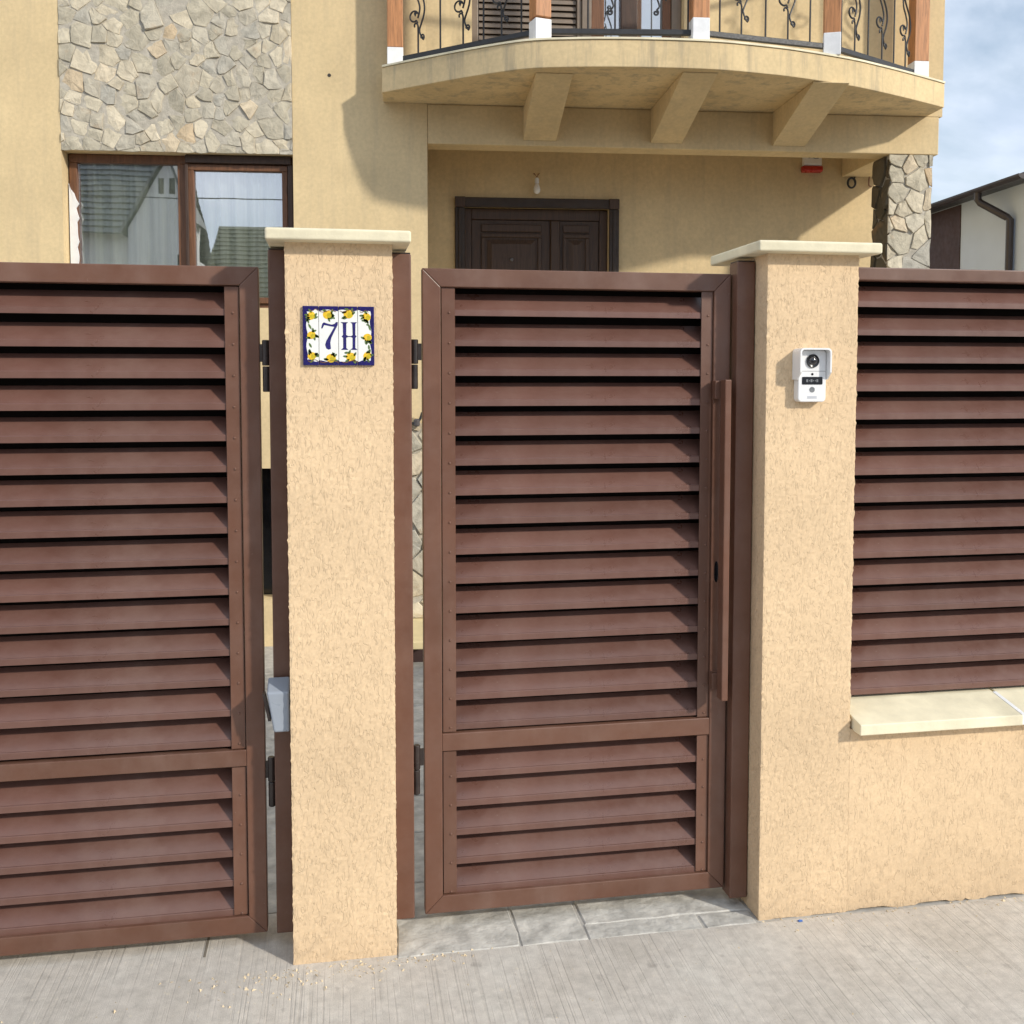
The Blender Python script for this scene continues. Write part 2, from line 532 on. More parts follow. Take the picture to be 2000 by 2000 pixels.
def rough_box(x0, x1, y0, y1, z0, z1, res=0.009, amp=0.0013, seed=1, ragged=0.0, flush=()):
    """box of fine quads whose surface and edges are uneven, as trowelled plaster is"""
    rnd = random.Random(seed)
    nx, ny, nz = (max(2, int(round((b - a) / res))) for a, b in ((x0, x1), (y0, y1), (z0, z1)))
    ny = max(2, min(ny, 30))
    per = [(x0 + (x1 - x0) * i / nx, y0) for i in range(nx)] + [(x1, y0 + (y1 - y0) * i / ny) for i in range(ny)] + \
          [(x1 - (x1 - x0) * i / nx, y1) for i in range(nx)] + [(x0, y1 - (y1 - y0) * i / ny) for i in range(ny)]
    n = len(per)
    corners = (0, nx, nx + ny, 2 * nx + ny)
    mb = MB()
    vs_ = []
    low = [rnd.uniform(-1, 1) for _ in range(n)]
    for j in range(nz + 1):
        z = z0 + (z1 - z0) * j / nz
        for i, (x, y) in enumerate(per):
            dx = dy = 0.0
            near = min(abs(i - c) for c in corners + (n,))
            a = amp * rnd.gauss(0, 0.55)
            if near == 0 and rnd.random() < 0.13:
                a += amp * rnd.uniform(1.0, 3.0)
            ex = -1 if x <= x0 + 1e-6 else (1 if x >= x1 - 1e-6 else 0)
            ey = -1 if y <= y0 + 1e-6 else (1 if y >= y1 - 1e-6 else 0)
            if i in [corners[c] for c, zm in flush if z < zm]:
                a = 0.0
            elif near == 0:
                a -= amp * 1.2
            zz = z
            if j == 0 and ragged:
                zz = z + ragged * abs(rnd.gauss(0, 0.6)) + ragged * 0.6 * (1 + sin(i * 0.37 + seed))
            vs_.append((x + ex * a, y + ey * a, zz))
    fs = []
    for j in range(nz):
        for i in range(n):
            a, b = j * n + i, j * n + (i + 1) % n
            fs.append((a, b, b + n, a + n))
    fs.append(tuple(range(nz * n, (nz + 1) * n)))
    fs.append(tuple(range(n - 1, -1, -1)))
    mb.add(vs_, fs)
    return mb

# ------------------------------------------------------------------ ground
def sheet(name, mat, x0, x1, y0, y1, z, nx=1, ny=1):
    mb = MB()
    vs_ = [(x0 + (x1 - x0) * i / nx, y0 + (y1 - y0) * j / ny, z) for j in range(ny + 1) for i in range(nx + 1)]
    fs = [(j * (nx + 1) + i, j * (nx + 1) + i + 1, (j + 1) * (nx + 1) + i + 1, (j + 1) * (nx + 1) + i) for j in range(ny) for i in range(nx)]
    mb.add(vs_, fs)
    return tag(mb.build(name, mat), kind='structure')

sheet('ground', 'earth', -400, 400, -400, 400, -0.16)
sheet('road', 'asphalt', -60, 60, -10.0, -3.4, -0.12)
pv = MB()
pv.box(-40, 40, -3.4, -0.018, -0.16, 0.0)
pv.box(-40, 0.30, -0.018, 0.30, -0.16, 0.0)
pv.build('pavement', 'brushed_concrete')['kind'] = 'structure'
pav = bpy.data.objects['pavement']
MB().box(-.264, -.257, .085, .299, .0004, .0012).build('joint', 'earth', pav)
# yard surface behind the gates with its stamped paving
yd = MB()
yd.box(0.30, 30, -0.018, 14, -0.16, -0.004)
yd.box(-40, 0.30, 0.30, 14, -0.16, -0.004)
yard = tag(yd.build('yard', 'stamped_joint'), kind='structure')

def slab(poly, seed):
    rnd = random.Random(seed)
    cx = sum(p[0] for p in poly) / len(poly)
    cy = sum(p[1] for p in poly) / len(poly)
    n = len(poly)
    out = []
    for i in range(n):
        a, b = poly[i], poly[(i + 1) % n]
        L = math.hypot(b[0] - a[0], b[1] - a[1])
        k = max(1, int(L / 0.07))
        for q in range(k):
            t = q / k
            out.append((a[0] + (b[0] - a[0]) * t + rnd.uniform(-.0045, .0045), a[1] + (b[1] - a[1]) * t + rnd.uniform(-.0045, .0045)))
    g = 0.0025
    def shr(p, d):
        dx, dy = p[0] - cx, p[1] - cy
        L = math.hypot(dx, dy)
        return (p[0] - dx / L * d, p[1] - dy / L * d)
    m = len(out)
    z = rnd.uniform(-0.0005, 0.0012)
    vs_ = [(*shr(p, g), -0.006) for p in out] + [(*shr(p, g + .001), z - 0.003) for p in out] + [(*shr(p, g + .005), z) for p in out]
    fs = []
    for r in range(2):
        fs += [(r * m + i, r * m + (i + 1) % m, (r + 1) * m + (i + 1) % m, (r + 1) * m + i) for i in range(m)]
    fs.append(tuple(range(2 * m, 3 * m)))
    return MB().add(vs_, fs)

def rect(x0, x1, y0, y1):
    return [(x0, y0), (x1, y0), (x1, y1), (x0, y1)]

slabs = [rect(.302, .672, -.018, .42), rect(.672, .882, -.018, .30), rect(.882, 1.25, -.018, .066), rect(1.25, 1.428, -.018, .06),
         rect(.882, 1.428, .066, .30), rect(.672, 1.05, .30, .62), rect(1.05, 1.428, .30, .62), rect(.302, .672, .42, .80)]
rnd = random.Random(3)
for (xa, xb) in ((.302, .672), (.672, 1.05), (1.05, 1.428)):
    y = .80 if xa < .5 else .62
    while y < 2.75:
        h = rnd.choice((.28, .33, .36, .45))
        slabs.append(rect(xa, xb, y, min(y + h, 2.80)))
        y += h
for i, pl in enumerate(slabs):
    slab(pl, 100 + i).build('slab', 'stamped', yard)
drive = MB().box(-7, 0.296, 0.304, 3.0, -0.16, 0.001)
tag(drive.build('driveway', 'stamped'), kind='structure')

# ------------------------------------------------------------------ pillars
def pillar(x0, x1, seed, label, zt=2.085):
    base = ((x0 + x1) / 2, 0.15, 0)
    t = thing('gate_pillar', base, label, 'pillar', 'stucco gate pillars')
    rough_box(x0, x1, 0.0, 0.30, -0.01, zt, 0.008, 0.0008, seed, ragged=0.010, flush=((1, 0.59),) if seed == 23 else ()).build('pillar_body', 'pillar_stucco', t, off=base)
    # coping cap: slab with a low pyramid top and a drip edge
    o = 0.05
    a, b, c, d = x0 - o, x1 + o, -o, 0.30 + o
    z = zt - 0.002
    vs_ = [(a, c, z), (b, c, z), (b, d, z), (a, d, z), (a, c, z + .032), (b, c, z + .032), (b, d, z + .032), (a, d, z + .032),
           (a + .17, c + .17, z + .058), (b - .17, c + .17, z + .058), (b - .17, d - .17, z + .058), (a + .17, d - .17, z + .058)]
    fs = [(3, 2, 1, 0), (0, 1, 5, 4), (1, 2, 6, 5), (2, 3, 7, 6), (3, 0, 4, 7), (4, 5, 9, 8), (5, 6, 10, 9), (6, 7, 11, 10), (7, 4, 8, 11), (8, 9, 10, 11)]
    MB().add(vs_, fs).build('cap', 'coping', t, bevel=0.006, seg=3, off=base)
    return t

pillar(0.0, 0.30, 11, 'beige stucco pillar carrying the blue-edged number tiles, between the two gates')
pillar(1.434, 1.734, 23, 'beige stucco pillar carrying the white video doorbell, right of the small gate')

# ------------------------------------------------------------------ gate parts
SLAT = [(0.0, 0.0), (0.0, 0.0175), (0.0020, 0.0195), (0.0055, 0.0200), (0.0575, 0.0705), (0.0605, 0.0680), (0.0105, 0.0120), (0.0055, 0.0)]
def slat_mesh(length, name='slat'):
    return MB().prism_yz(SLAT, 0, length).mesh(name, 'slat_metal')

def rivet_mesh():
    return MB().lathe_y([(0.0042, 0.0), (0.0036, -0.0018), (0.0018, -0.0026)], 0, 0, 10).mesh('rivet', 'brown_metal', smooth=True)
RIVET = rivet_mesh()

def mitre_frame(t, base, x0, x1, z0, z1, w, yf, yb, mid=None, wb=None):
    """welded tube frame: two stiles and two rails mitred at the corners, optional middle rail"""
    wb = wb or w
    b = 0.0026
    MB().prism_xz([(x0, z0), (x0 + w, z0 + wb), (x0 + w, z1 - w), (x0, z1)][::1], yf, yb).build('stile', 'brown_metal', t, b, off=base)
    MB().prism_xz([(x1, z0), (x1, z1), (x1 - w, z1 - w), (x1 - w, z0 + wb)], yf, yb).build('stile', 'brown_metal', t, b, off=base)
    MB().prism_xz([(x0, z1), (x0 + w, z1 - w), (x1 - w, z1 - w), (x1, z1)], yf, yb).build('top_rail', 'brown_metal', t, b, off=base)
    MB().prism_xz([(x0, z0), (x1, z0), (x1 - w, z0 + wb), (x0 + w, z0 + wb)], yf, yb).build('bottom_rail', 'brown_metal', t, b, off=base)
    if mid:
        MB().prism_xz([(x0 + w, mid[0]), (x1 - w, mid[0]), (x1 - w, mid[1]), (x0 + w, mid[1])], yf + .001, yb).build('middle_rail', 'brown_metal', t, b, off=base)

def channel(t, base, x0, x1, z0, z1, side, yf, rz):
    """folded angle strip that holds the slat ends, with a row of rivets"""
    MB().box(x0, x1, yf, yf + 0.003, z0, z1).build('slat_channel', 'brown_metal', t, 0.001, 1, off=base)
    xs = x0 if side > 0 else x1
    MB().box(*((x1 - 0.003, x1) if side < 0 else (x0, x0 + 0.003)), yf + 0.003, yf + 0.0945, z0, z1).build('channel_web', 'brown_metal', t, off=base)
    for z in rz:
        inst('rivet', RIVET, t, ((x0 + x1) / 2 - base[0] + 0.003, yf - base[1], z - base[2]))

GF = 0.12          # front face of the gates
# --- pedestrian gate
gb = (0.394, GF + 0.02, 0)
pg = thing('pedestrian_gate', gb, 'narrow brown metal louvre gate with a long pull handle, between the two pillars', 'gate')
mitre_frame(pg, gb, 0.394, 1.366, 0.049, 2.032, 0.055, GF, GF + 0.04, (0.559, 0.614))
sl = slat_mesh(1.3065 - 0.472)
up = [1.893 - i * 0.0908 for i in range(15)]
lo = [0.469 - i * 0.0915 for i in range(5)]
for i, z in enumerate(up + lo):
    inst('slat', sl, pg, (0.472 - gb[0], GF + 0.0125 - gb[1], z - gb[2] + random.uniform(-.001, .001)))
channel(pg, gb, 0.452, 0.493, 0.616, 1.977, 1, GF + 0.008, [z + 0.008 for z in up])
channel(pg, gb, 1.272, 1.310, 0.616, 1.977, -1, GF + 0.008, [z + 0.008 for z in up])
channel(pg, gb, 0.452, 0.493, 0.106, 0.556, 1, GF + 0.008, [z + 0.008 for z in lo])
channel(pg, gb, 1.272, 1.310, 0.106, 0.556, -1, GF + 0.008, [z + 0.008 for z in lo])
MB().box(0.4555, 1.3065, GF + 0.099, GF + 0.099 + 0.003, 0.0525, 2.028).box(0.4555, 1.3065, GF + 0.0405, GF + 0.099 - 0.0002, 2.028 - 0.003, 2.028).box(0.4555, 1.3065, GF + 0.0405, GF + 0.099 - 0.0002, 0.0525, 0.0525 + 0.003).build('light_block_sheet', 'light_block_black', pg, off=gb)  # sheet added behind the slats to block back-light and blacken the gaps
h = MB().box(1.322, 1.343, 0.048, 0.090, 0.690, 1.700).build('pull_handle', 'brown_metal', pg, 0.003, off=gb)
MB().box(1.306, 1.336, 0.0905, GF - 0.001, 1.640, 1.697).build('handle_bracket', 'brown_metal', h, 0.002, off=gb)
MB().box(1.306, 1.336, 0.0905, GF - 0.001, 0.715, 0.768).build('handle_bracket', 'brown_metal', h, 0.002, off=gb)
kp = []
for a in range(16):
    an = 2 * pi * a / 16
    kp.append((1.3275 + 0.0065 * cos(an), 1.088 + 0.024 * sin(an) + (0.010 if sin(an) > 0 else -0.010)))
MB().prism_xz(kp, GF - 0.0015, GF + 0.001).build('keyhole', 'black_plastic', pg, off=gb)

# --- driveway gate
lb = (-1.4, GF + 0.02, 0)
dg = thing('driveway_gate', lb, 'wide brown metal louvre gate left of the number pillar', 'gate')
mitre_frame(dg, lb, -2.75, -0.0805, 0.040, 2.026, 0.054, GF, GF + 0.04, (0.552, 0.602))
sl2 = slat_mesh(2.64 - 0.1405)
up2 = [1.885 - i * 0.0909 for i in range(15)]
lo2 = [0.456 - i * 0.0905 for i in range(5)]
for z in up2 + lo2:
    inst('slat', sl2, dg, (-2.64 - lb[0], GF + 0.0125 - lb[1], z - lb[2] + random.uniform(-.001, .001)))
channel(dg, lb, -0.178, -0.137, 0.604, 1.969, -1, GF + 0.008, [z + 0.008 for z in up2])
channel(dg, lb, -0.178, -0.137, 0.097, 0.549, -1, GF + 0.008, [z + 0.008 for z in lo2])
channel(dg, lb, -2.693, -2.655, 0.604, 1.969, 1, GF + 0.008, [])
channel(dg, lb, -2.693, -2.655, 0.097, 0.549, 1, GF + 0.008, [])

MB().box(-2.69, -0.1405, GF + 0.099, GF + 0.099 + 0.003, 0.0435, 2.022).box(-2.69, -0.1405, GF + 0.0405, GF + 0.099 - 0.0002, 2.022 - 0.003, 2.022).box(-2.69, -0.1405, GF + 0.0405, GF + 0.099 - 0.0002, 0.0435, 0.0435 + 0.003).build('light_block_sheet', 'light_block_black', dg, off=lb)  # added light block: stops yard light so the slat gaps stay black

# --- steel posts with hinges
def post(x0, x1, y0, y1, z0, z1, label, hinges=(), side=1):
    base = ((x0 + x1) / 2, (y0 + y1) / 2, 0)
    t = thing('gate_post', base, label, 'post', 'steel gate posts')
    MB().box(x0, x1, y0, y1, z0, z1).build('post_tube', 'brown_metal', t, 0.004, off=base)
    MB().box(x0 + .002, x1 - .002, y0 + .002, y1 - .002, z1 - .0005, z1 + .004).build('post_cap', 'dark_metal', t, 0.001, 1, off=base)
    xe = x1 if side > 0 else x0
    for (za, zb) in hinges:
        zm = (za + zb) / 2
        cx = xe + side * 0.011
        hg = MB().lathe_z([(0.009, zm + .001), (0.0105, zm + .003), (0.0105, zb - .002), (0.009, zb)], cx, y0 + .028, 14).build('hinge', 'dark_metal', t, off=base)
        MB().lathe_z([(0.009, za), (0.0105, za + .002), (0.0105, zm - .003), (0.009, zm - .001)], cx - side * 0.001, y0 + .028, 14).build('hinge_barrel', 'dark_metal', hg, off=base)
        xa, xb = sorted((cx, cx + side * 0.0205))
        MB().box(xa, xb, y0 + .026, y0 + .031, zm + .012, zb - .012).build('hinge_leaf', 'dark_metal', hg, off=base)
    return t
post(-0.052, -0.0025, 0.098, 0.150, 0.044, 2.074, 'brown steel post on the left side of the number pillar', ((1.664, 1.815), (0.425, 0.575)), -1)
post(0.3025, 0.360, 0.098, 0.150, 0.052, 2.070, 'brown steel post on the right side of the number pillar', ((1.672, 1.820), (0.430, 0.583)), 1)
post(1.372, 1.4315, 0.084, 0.150, 0.028, 2.067, 'brown steel post against the doorbell pillar that the small gate shuts on')

# ------------------------------------------------------------------ low wall and louvre panel on the right
wb_ = (2.6, 0.13, 0)
bw = thing('boundary_wall', wb_, 'low beige stucco wall under the louvre panel on the right', 'wall')
rough_box(1.7345, 5.2, 0.0, 0.25, -0.01, 0.592, 0.014, 0.0008, 31, ragged=0.012, flush=((0, 9),)).build('wall_body', 'pillar_stucco', bw, off=wb_)
def coping_piece(x0, x1):
    return MB().prism_yz([(-0.05, 0.588), (-0.05, 0.622), (0.30, 0.690), (0.30, 0.5925), (0.0, 0.5925), (-0.004, 0.588)], x0, x1).build('coping_slab', 'coping', bw, 0.004, 2, off=wb_)
coping_piece(1.742, 2.308)
coping_piece(2.316, 3.10)
coping_piece(3.108, 4.10)
for xj in (2.312, 3.104):
    MB().prism_yz([(-0.049, 0.590), (-0.049, 0.6235), (0.10, 0.6525), (0.10, 0.593)], xj - 0.007, xj + 0.007).build('joint', 'mortar_white', bw, off=wb_)

fb = (3.4, 0.12, 0.65)
fp = thing('louvre_panel', fb, 'brown metal louvre panel standing on the low wall at the right edge', 'fence panel')
MB().box(1.737, 5.1, 0.100, 0.140, 2.018, 2.060).build('top_rail', 'brown_metal', fp, 0.004, off=fb)
sl3 = slat_mesh(5.08 - 1.740)
for i in range(15):
    inst('slat', sl3, fp, (1.740 - fb[0], 0.102 - fb[1], 1.934 - i * 0.0904 - fb[2] + random.uniform(-.001, .001)))
MB().box(1.738, 5.059, 0.200, 0.200 + 0.003, 0.672, 2.056).box(1.738, 5.059, 0.1405, 0.200 - 0.0002, 2.056 - 0.003, 2.056).box(1.738, 5.059, 0.1405, 0.200 - 0.0002, 0.672, 0.672 + 0.003).build('light_block_sheet', 'light_block_black', fp, off=fb)  # added behind the panel's slats to shut out light from the yard
MB().box(5.06, 5.10, 0.1005, 0.139, 0.66, 2.017).build('stile', 'brown_metal', fp, 0.004, off=fb)

# ------------------------------------------------------------------ number plaque
nb = (0.148, 0, 1.741)
pq = thing('house_number_plaque', nb, 'four ceramic tiles with navy edge, painted lemons and the number 7H', 'house number')
PX = [0.0475, 0.0925, 0.1470, 0.2005, 0.2475]     # tile edges
Z0, Z1 = 1.7395, 1.9060
YT = -0.009
def pqp(cx_, cy_):
    """from the painter's sheet (1500 x 1230 units) to the wall"""
    return (PX[0] + (cx_ - 115) / 1500 * 0.200, Z1 - (cy_ - 195) / 1230 * 0.1665)
tiles = []
for i in range(4):
    x0, x1 = PX[i] + .0007, PX[i + 1] - .0007
    tb = MB().box(x0, x1, YT, 0.0015, Z0, Z1).build('tile', 'tile_navy', pq, 0.0015, 2, off=nb)
    tiles.append(tb)
    pts = []
    n = 14
    lx = x0 + (.0115 if i == 0 else 0.0)
    rx = x1 - (.0105 if i == 3 else 0.0)
    def wob(u, k):
        return 0.0022 * sin(u * 2 * pi * k + i * 1.7) 
    for q in range(n + 1):
        u = q / n
        pts.append((lx + (rx - lx) * u, Z0 + .0125 + wob(u, 1.0) + (.004 * (1 - u) ** 3 if i == 0 else 0) + (.004 * u ** 3 if i == 3 else 0)))
    for q in range(1, n):
        u = q / n
        pts.append((rx + (wob(u, 2.5) if i == 3 else 0), Z0 + .0125 + (Z1 - Z0 - .0245) * u))
    for q in range(n + 1):
        u = 1 - q / n
        pts.append((lx + (rx - lx) * u, Z1 - .0120 - wob(u, 1.0) - (.004 * (1 - u) ** 3 if i == 0 else 0) - (.004 * u ** 3 if i == 3 else 0)))
    for q in range(1, n):
        u = 1 - q / n
        pts.append((lx + (wob(u, 2.5) if i == 0 else 0), Z0 + .0125 + (Z1 - Z0 - .0245) * u))
    MB().prism_xz(pts, YT - .0004, YT + .0005).build('glaze', 'tile_white', tb, off=nb)
def blob(cx_, cz_, rx, rz, ang, y, th, n=16, sharp=0.0):
    pts = []
    for a in range(n):
        t = 2 * pi * a / n
        px, pz = rx * cos(t), rz * sin(t) * (1 - sharp * abs(cos(t)) ** 3)
        pts.append((cx_ + px * cos(ang) - pz * sin(ang), cz_ + px * sin(ang) + pz * cos(ang)))
    return MB().prism_xz(pts, y - th, y)
fruit = [(0, 295, 400, .9), (0, 300, 800, .3), (0, 305, 1230, .2), (1, 640, 375, 0), (1, 700, 1275, 0), (2, 1070, 360, 0), (2, 1115, 1245, 0), (3, 1450, 410, -.7), (3, 1465, 840, .2), (3, 1460, 1220, .8)]
rnd = random.Random(5)
for ti, fx, fy, an in fruit:
    x, z = pqp(fx, fy)
    r = 0.0122 if ti in (1, 2) else 0.0108
    f_ = blob(x, z, r * 1.12, r, an, YT - .0004, .0004, 18).build('lemon', 'lemon', tiles[ti], off=nb)
    blob(x + .004, z - .002, r * .55, r * .62, an, YT - .0008, .0003, 14).build('lemon_shading', 'lemon_shade', f_ if False else tiles[ti], off=nb)
    for q in range(7):
        a2 = rnd.uniform(0, 2 * pi)
        d = r * rnd.uniform(1.0, 1.35)
        lx_, lz_ = x + d * cos(a2), z + d * sin(a2)
        if not (PX[ti] + .0085 < lx_ < PX[ti + 1] - .006 and Z0 + .007 < lz_ < Z1 - .006):
            continue
        blob(lx_, lz_, .0072, .0032, a2 + rnd.uniform(-.9, .9), YT - .0005, .0003, 12, .6).build('leaf', 'leaf_green', tiles[ti], off=nb)
for ti, ax, ay, bx, by in ((0, 235, 560, 300, 680), (0, 245, 960, 300, 1060), (3, 1490, 560, 1530, 700), (3, 1490, 990, 1500, 1100), (0, 215, 470, 250, 560), (3, 1440, 570, 1500, 580)):
    a_, b_2 = pqp(ax, ay), pqp(bx, by)
    an = math.atan2(b_2[1] - a_[1], b_2[0] - a_[0])
    L = math.hypot(b_2[0] - a_[0], b_2[1] - a_[1]) / 2
    blob((a_[0] + b_2[0]) / 2, (a_[1] + b_2[1]) / 2, L, .0030, an, YT - .0004, .0003, 14, .6).build('leaf', 'leaf_green', tiles[ti], off=nb)
for ti, cx_, cy_, w_ in ((1, 640, 300, 170), (1, 660, 1345, 190), (2, 1040, 290, 150), (2, 1090, 1345, 170), (3, 1400, 300, 90), (0, 330, 1330, 110), (0, 360, 280, 80)):
    pts = [(*pqp(cx_ + (u - .5) * 2 * w_, cy_ + 22 * sin(u * 7)),) for u in [q / 10 for q in range(11)]]
    MB().tube([(px, YT - .0006, pz) for px, pz in pts], .0009, 5).build('twig', 'twig_brown', tiles[ti], off=nb)
seven = [(500, 655), (525, 560), (558, 532), (640, 560), (720, 578), (782, 560), (815, 522), (850, 528), (842, 590), (775, 720), (712, 850), (688, 950), (700, 1078), (655, 1100), (604, 1072), (580, 1000), (604, 915), (680, 785), (775, 625), (700, 615), (625, 600), (565, 588), (527, 662)]
MB().prism_xz([pqp(*p) for p in seven], YT - .0008, YT - .0002).build('numeral', 'ink_blue', tiles[1], off=nb)
hh = [(905, 525), (1062, 525), (1025, 560), (1022, 790), (1060, 812), (1130, 812), (1155, 790), (1148, 560), (1110, 525), (1250, 525), (1215, 560), (1212, 790), (1240, 820), (1212, 850), (1210, 1060), (1255, 1100), (1105, 1100), (1150, 1060), (1152, 850), (1120, 832), (1060, 832), (1022, 850), (1022, 1060), (1062, 1100), (905, 1100), (955, 1060), (955, 850), (922, 820), (955, 790), (950, 560)]
MB().prism_xz([pqp(*p) for p in hh], YT - .0008, YT - .0002).build('letter', 'ink_blue', tiles[2], off=nb)

# ------------------------------------------------------------------ doorbell
DX = 1.5700
db_ = (DX, 0, 1.632)
bell = thing('video_doorbell', db_, 'white video doorbell with hood and black camera eye on the right pillar', 'doorbell')
def rrect(x0, x1, z0, z1, r, n=6):
    pts = []
    for cx_, cz_, a0 in ((x1 - r, z0 + r, -pi / 2), (x1 - r, z1 - r, 0), (x0 + r, z1 - r, pi / 2), (x0 + r, z0 + r, pi)):
        for q in range(n + 1):
            a = a0 + pi / 2 * q / n
            pts.append((cx_ + r * cos(a), cz_ + r * sin(a)))
    return pts
hw = 0.0455
MB().prism_xz(rrect(DX - hw, DX + hw, 1.632, 1.790, 0.012), -0.030, 0.001).build('back_box', 'white_plastic', bell, 0.003, 3, off=db_)
def arch(w, z0, z1, r, n=6):
    pts = [(DX + w, z0), (DX + w, z0 + .022)]
    for cx_, a0 in ((DX + w - r, 0), (DX - w + r, pi / 2)):
        for q in range(n + 1):
            a = a0 + pi / 2 * q / n
            pts.append((cx_ + r * cos(a), z1 - r + r * sin(a)))
    pts += [(DX - w, z0 + .022), (DX - w, z0)]
    return pts
outer, inner = arch(hw + .0055, 1.700, 1.7955, .013), arch(hw + .0006, 1.700, 1.7905, .0095)
n = len(outer)
hv, hf = [], []
def hood_y(p):      # the sides taper back to the box at the lower end
    t = min(1.0, max(0.0, (p[1] - 1.700) / 0.022))
    return -0.030 - 0.024 * t
for p in outer: hv.append((p[0], hood_y(p), p[1]))
for p in outer: hv.append((p[0], 0.0005, p[1]))
for p in inner: hv.append((p[0], hood_y(p), p[1]))
for p in inner: hv.append((p[0], 0.0005, p[1]))
for i in range(n - 1):
    hf += [(i, i + 1, n + i + 1, n + i), (2 * n + i, 3 * n + i, 3 * n + i + 1, 2 * n + i + 1), (i, 2 * n + i, 2 * n + i + 1, i + 1), (n + i, n + i + 1, 3 * n + i + 1, 3 * n + i)]
hf += [(0, n, 3 * n, 2 * n), (n - 1, 3 * n - 1, 4 * n - 1, 2 * n - 1)]
# extra rows of points down the sides so that the taper shows
MB().add(hv, hf).build('hood', 'white_plastic', bell, off=db_)
MB().lathe_y([(0.0205, -0.0298), (0.0205, -0.0345), (0.0190, -0.0365), (0.0135, -0.0350)], DX, 1.757, 28).build('lens_housing', 'black_plastic', bell, smooth=False, off=db_)
ln = MB().lathe_y([(0.0130, -0.0350), (0.0120, -0.0362), (0.0085, -0.0385), (0.004, -0.0398), (0.0005, -0.0402)], DX, 1.757, 24).build('lens', 'lens_glass', bell, smooth=True, off=db_)
MB().lathe_y([(0.0120, -0.0362), (0.0118, -0.0368), (0.0098, -0.0382), (0.0096, -0.0376)], DX, 1.757, 24).build('lens_ring', 'lens_ring', ln, off=db_)
MB().box(DX - .043, DX + .043, -0.0304, -0.0295, 1.7252, 1.7264).build('seam', 'button_grey', bell, off=db_)
MB().lathe_y([(0.0040, -0.0298), (0.0038, -0.0308), (0.0005, -0.0312)], DX, 1.7167, 14).build('sensor', 'black_plastic', bell, off=db_)
dsp = MB().prism_xz(rrect(DX - .0335, DX + .0335, 1.6851, 1.7085, .003), -0.0310, -0.0295).build('display', 'black_plastic', bell, off=db_)
for q, (sx, sw) in enumerate(((-.017, .003), (-.0095, .0014), (-.003, .003), (.003, .0014), (.0095, .0014), (.016, .003))):
    MB().box(DX + sx - sw, DX + sx + sw, -0.0313, -0.0309, 1.6968 - .0042 * (sw / .003), 1.6968 + .0042 * (sw / .003)).build('symbol', 'symbol_grey', dsp, off=db_)
MB().lathe_y([(0.0088, -0.0298), (0.0086, -0.0310), (0.0080, -0.0312), (0.0005, -0.0306)], DX, 1.6696, 18).build('button', 'button_grey', bell, off=db_)
MB().box(DX - .0155, DX + .0155, -0.0303, -0.0296, 1.6420, 1.6500).build('printed_strip', 'print_grey', bell, off=db_)

# ------------------------------------------------------------------ sensor box on the left of the number pillar
sb = (-0.035, 0.06, 0.68)
sx = thing('gate_sensor_box', sb, 'pale grey plastic box on the left flank of the number pillar', 'sensor box')
vs_ = [(-.048, .022, .683), (-.0025, .022, .683), (-.0025, .090, .683), (-.048, .090, .683), (-.067, .022, .800), (-.0025, .022, .800), (-.0025, .090, .828), (-.067, .090, .828)]
MB().add(vs_, [(0, 3, 2, 1), (4, 5, 6, 7), (0, 1, 5, 4), (1, 2, 6, 5), (2, 3, 7, 6), (3, 0, 4, 7)]).build('cover', 'grey_plastic', sx, 0.006, 3, off=sb)
MB().prism_xz([(-.064, .715), (-.056, .715), (-.072, .795), (-.080, .795)], .030, .060).build('bracket', 'dark_metal', sx, off=sb)

# ------------------------------------------------------------------ the house
HA = R(-4.6)
HO = (0.718, 3.540, 0.0)
house = thing('house', HO, 'beige stucco house with stone cladding, porch and bowed balcony behind the gates', 'house', rotz=HA)

def hb(*a):
    return MB().box(*a)

# front wall left of the porch, pierced for the window and the cellar opening
WX0, WX1, WZ0, WZ1 = -2.232, -0.845, 2.160, 3.120
wall = MB()
wall.box(-9, -2.24, 0, .30, -.15, 6.6)
wall.box(-2.24, -.84, 0, .30, -.15, .30)
wall.box(-2.24, -1.20, 0, .30, .30, 1.144)
wall.box(-.93, -.84, 0, .30, .30, 1.144)
wall.box(-2.24, -.84, 0, .30, 1.144, WZ0)
wall.box(-2.24, -.84, .012, .30, WZ1, 6.6)
wall.box(-.84, 0, 0, .75, -.15, 6.6)
wall.build('front_wall', 'house_stucco', house)
# upper wall above the porch, pierced for the balcony door
wall = MB()
wall.box(.001, .285, 0, .30, 3.452, 6.6)
wall.box(1.655, 3.41, 0, .30, 3.452, 6.6)
wall.box(.285, 1.655, 0, .30, 3.452, 3.615)
wall.box(.285, 1.655, 0, .30, 5.75, 6.6)
wall.build('upper_wall', 'house_stucco', house)
MB().box(.001, 3.390, 0.001, .165, 3.203, 3.451).build('porch_beam', 'house_stucco', house, 0.006, 2)
MB().box(3.05, 3.388, .1655, .7505, 3.203, 3.450).build('side_beam', 'house_stucco', house, 0.006, 2)
MB().box(.002, 3.049, .1655, .7505, 3.42, 3.449).build('porch_ceiling', 'house_stucco', house)
wall = MB()
wall.box(.001, .268, .751, .95, .0, 3.45)
wall.box(1.314, 3.40, .751, .95, .0, 3.45)
wall.box(.268, 1.314, .751, .95, 2.945, 3.45)
wall.build('porch_wall', 'house_stucco', house)
MB().box(.002, 3.5, -.05, .752, -.15, .150).build('porch_floor', 'ledge_stone', house)
MB().box(-.62, .0, -.62, -.001, .120, .165).build('step_slab', 'ledge_stone', house, 0.004, 2)
MB().box(-.58, .0, -.45, -.002, -.15, .1195).build('step_riser', 'neighbour_brown', house)
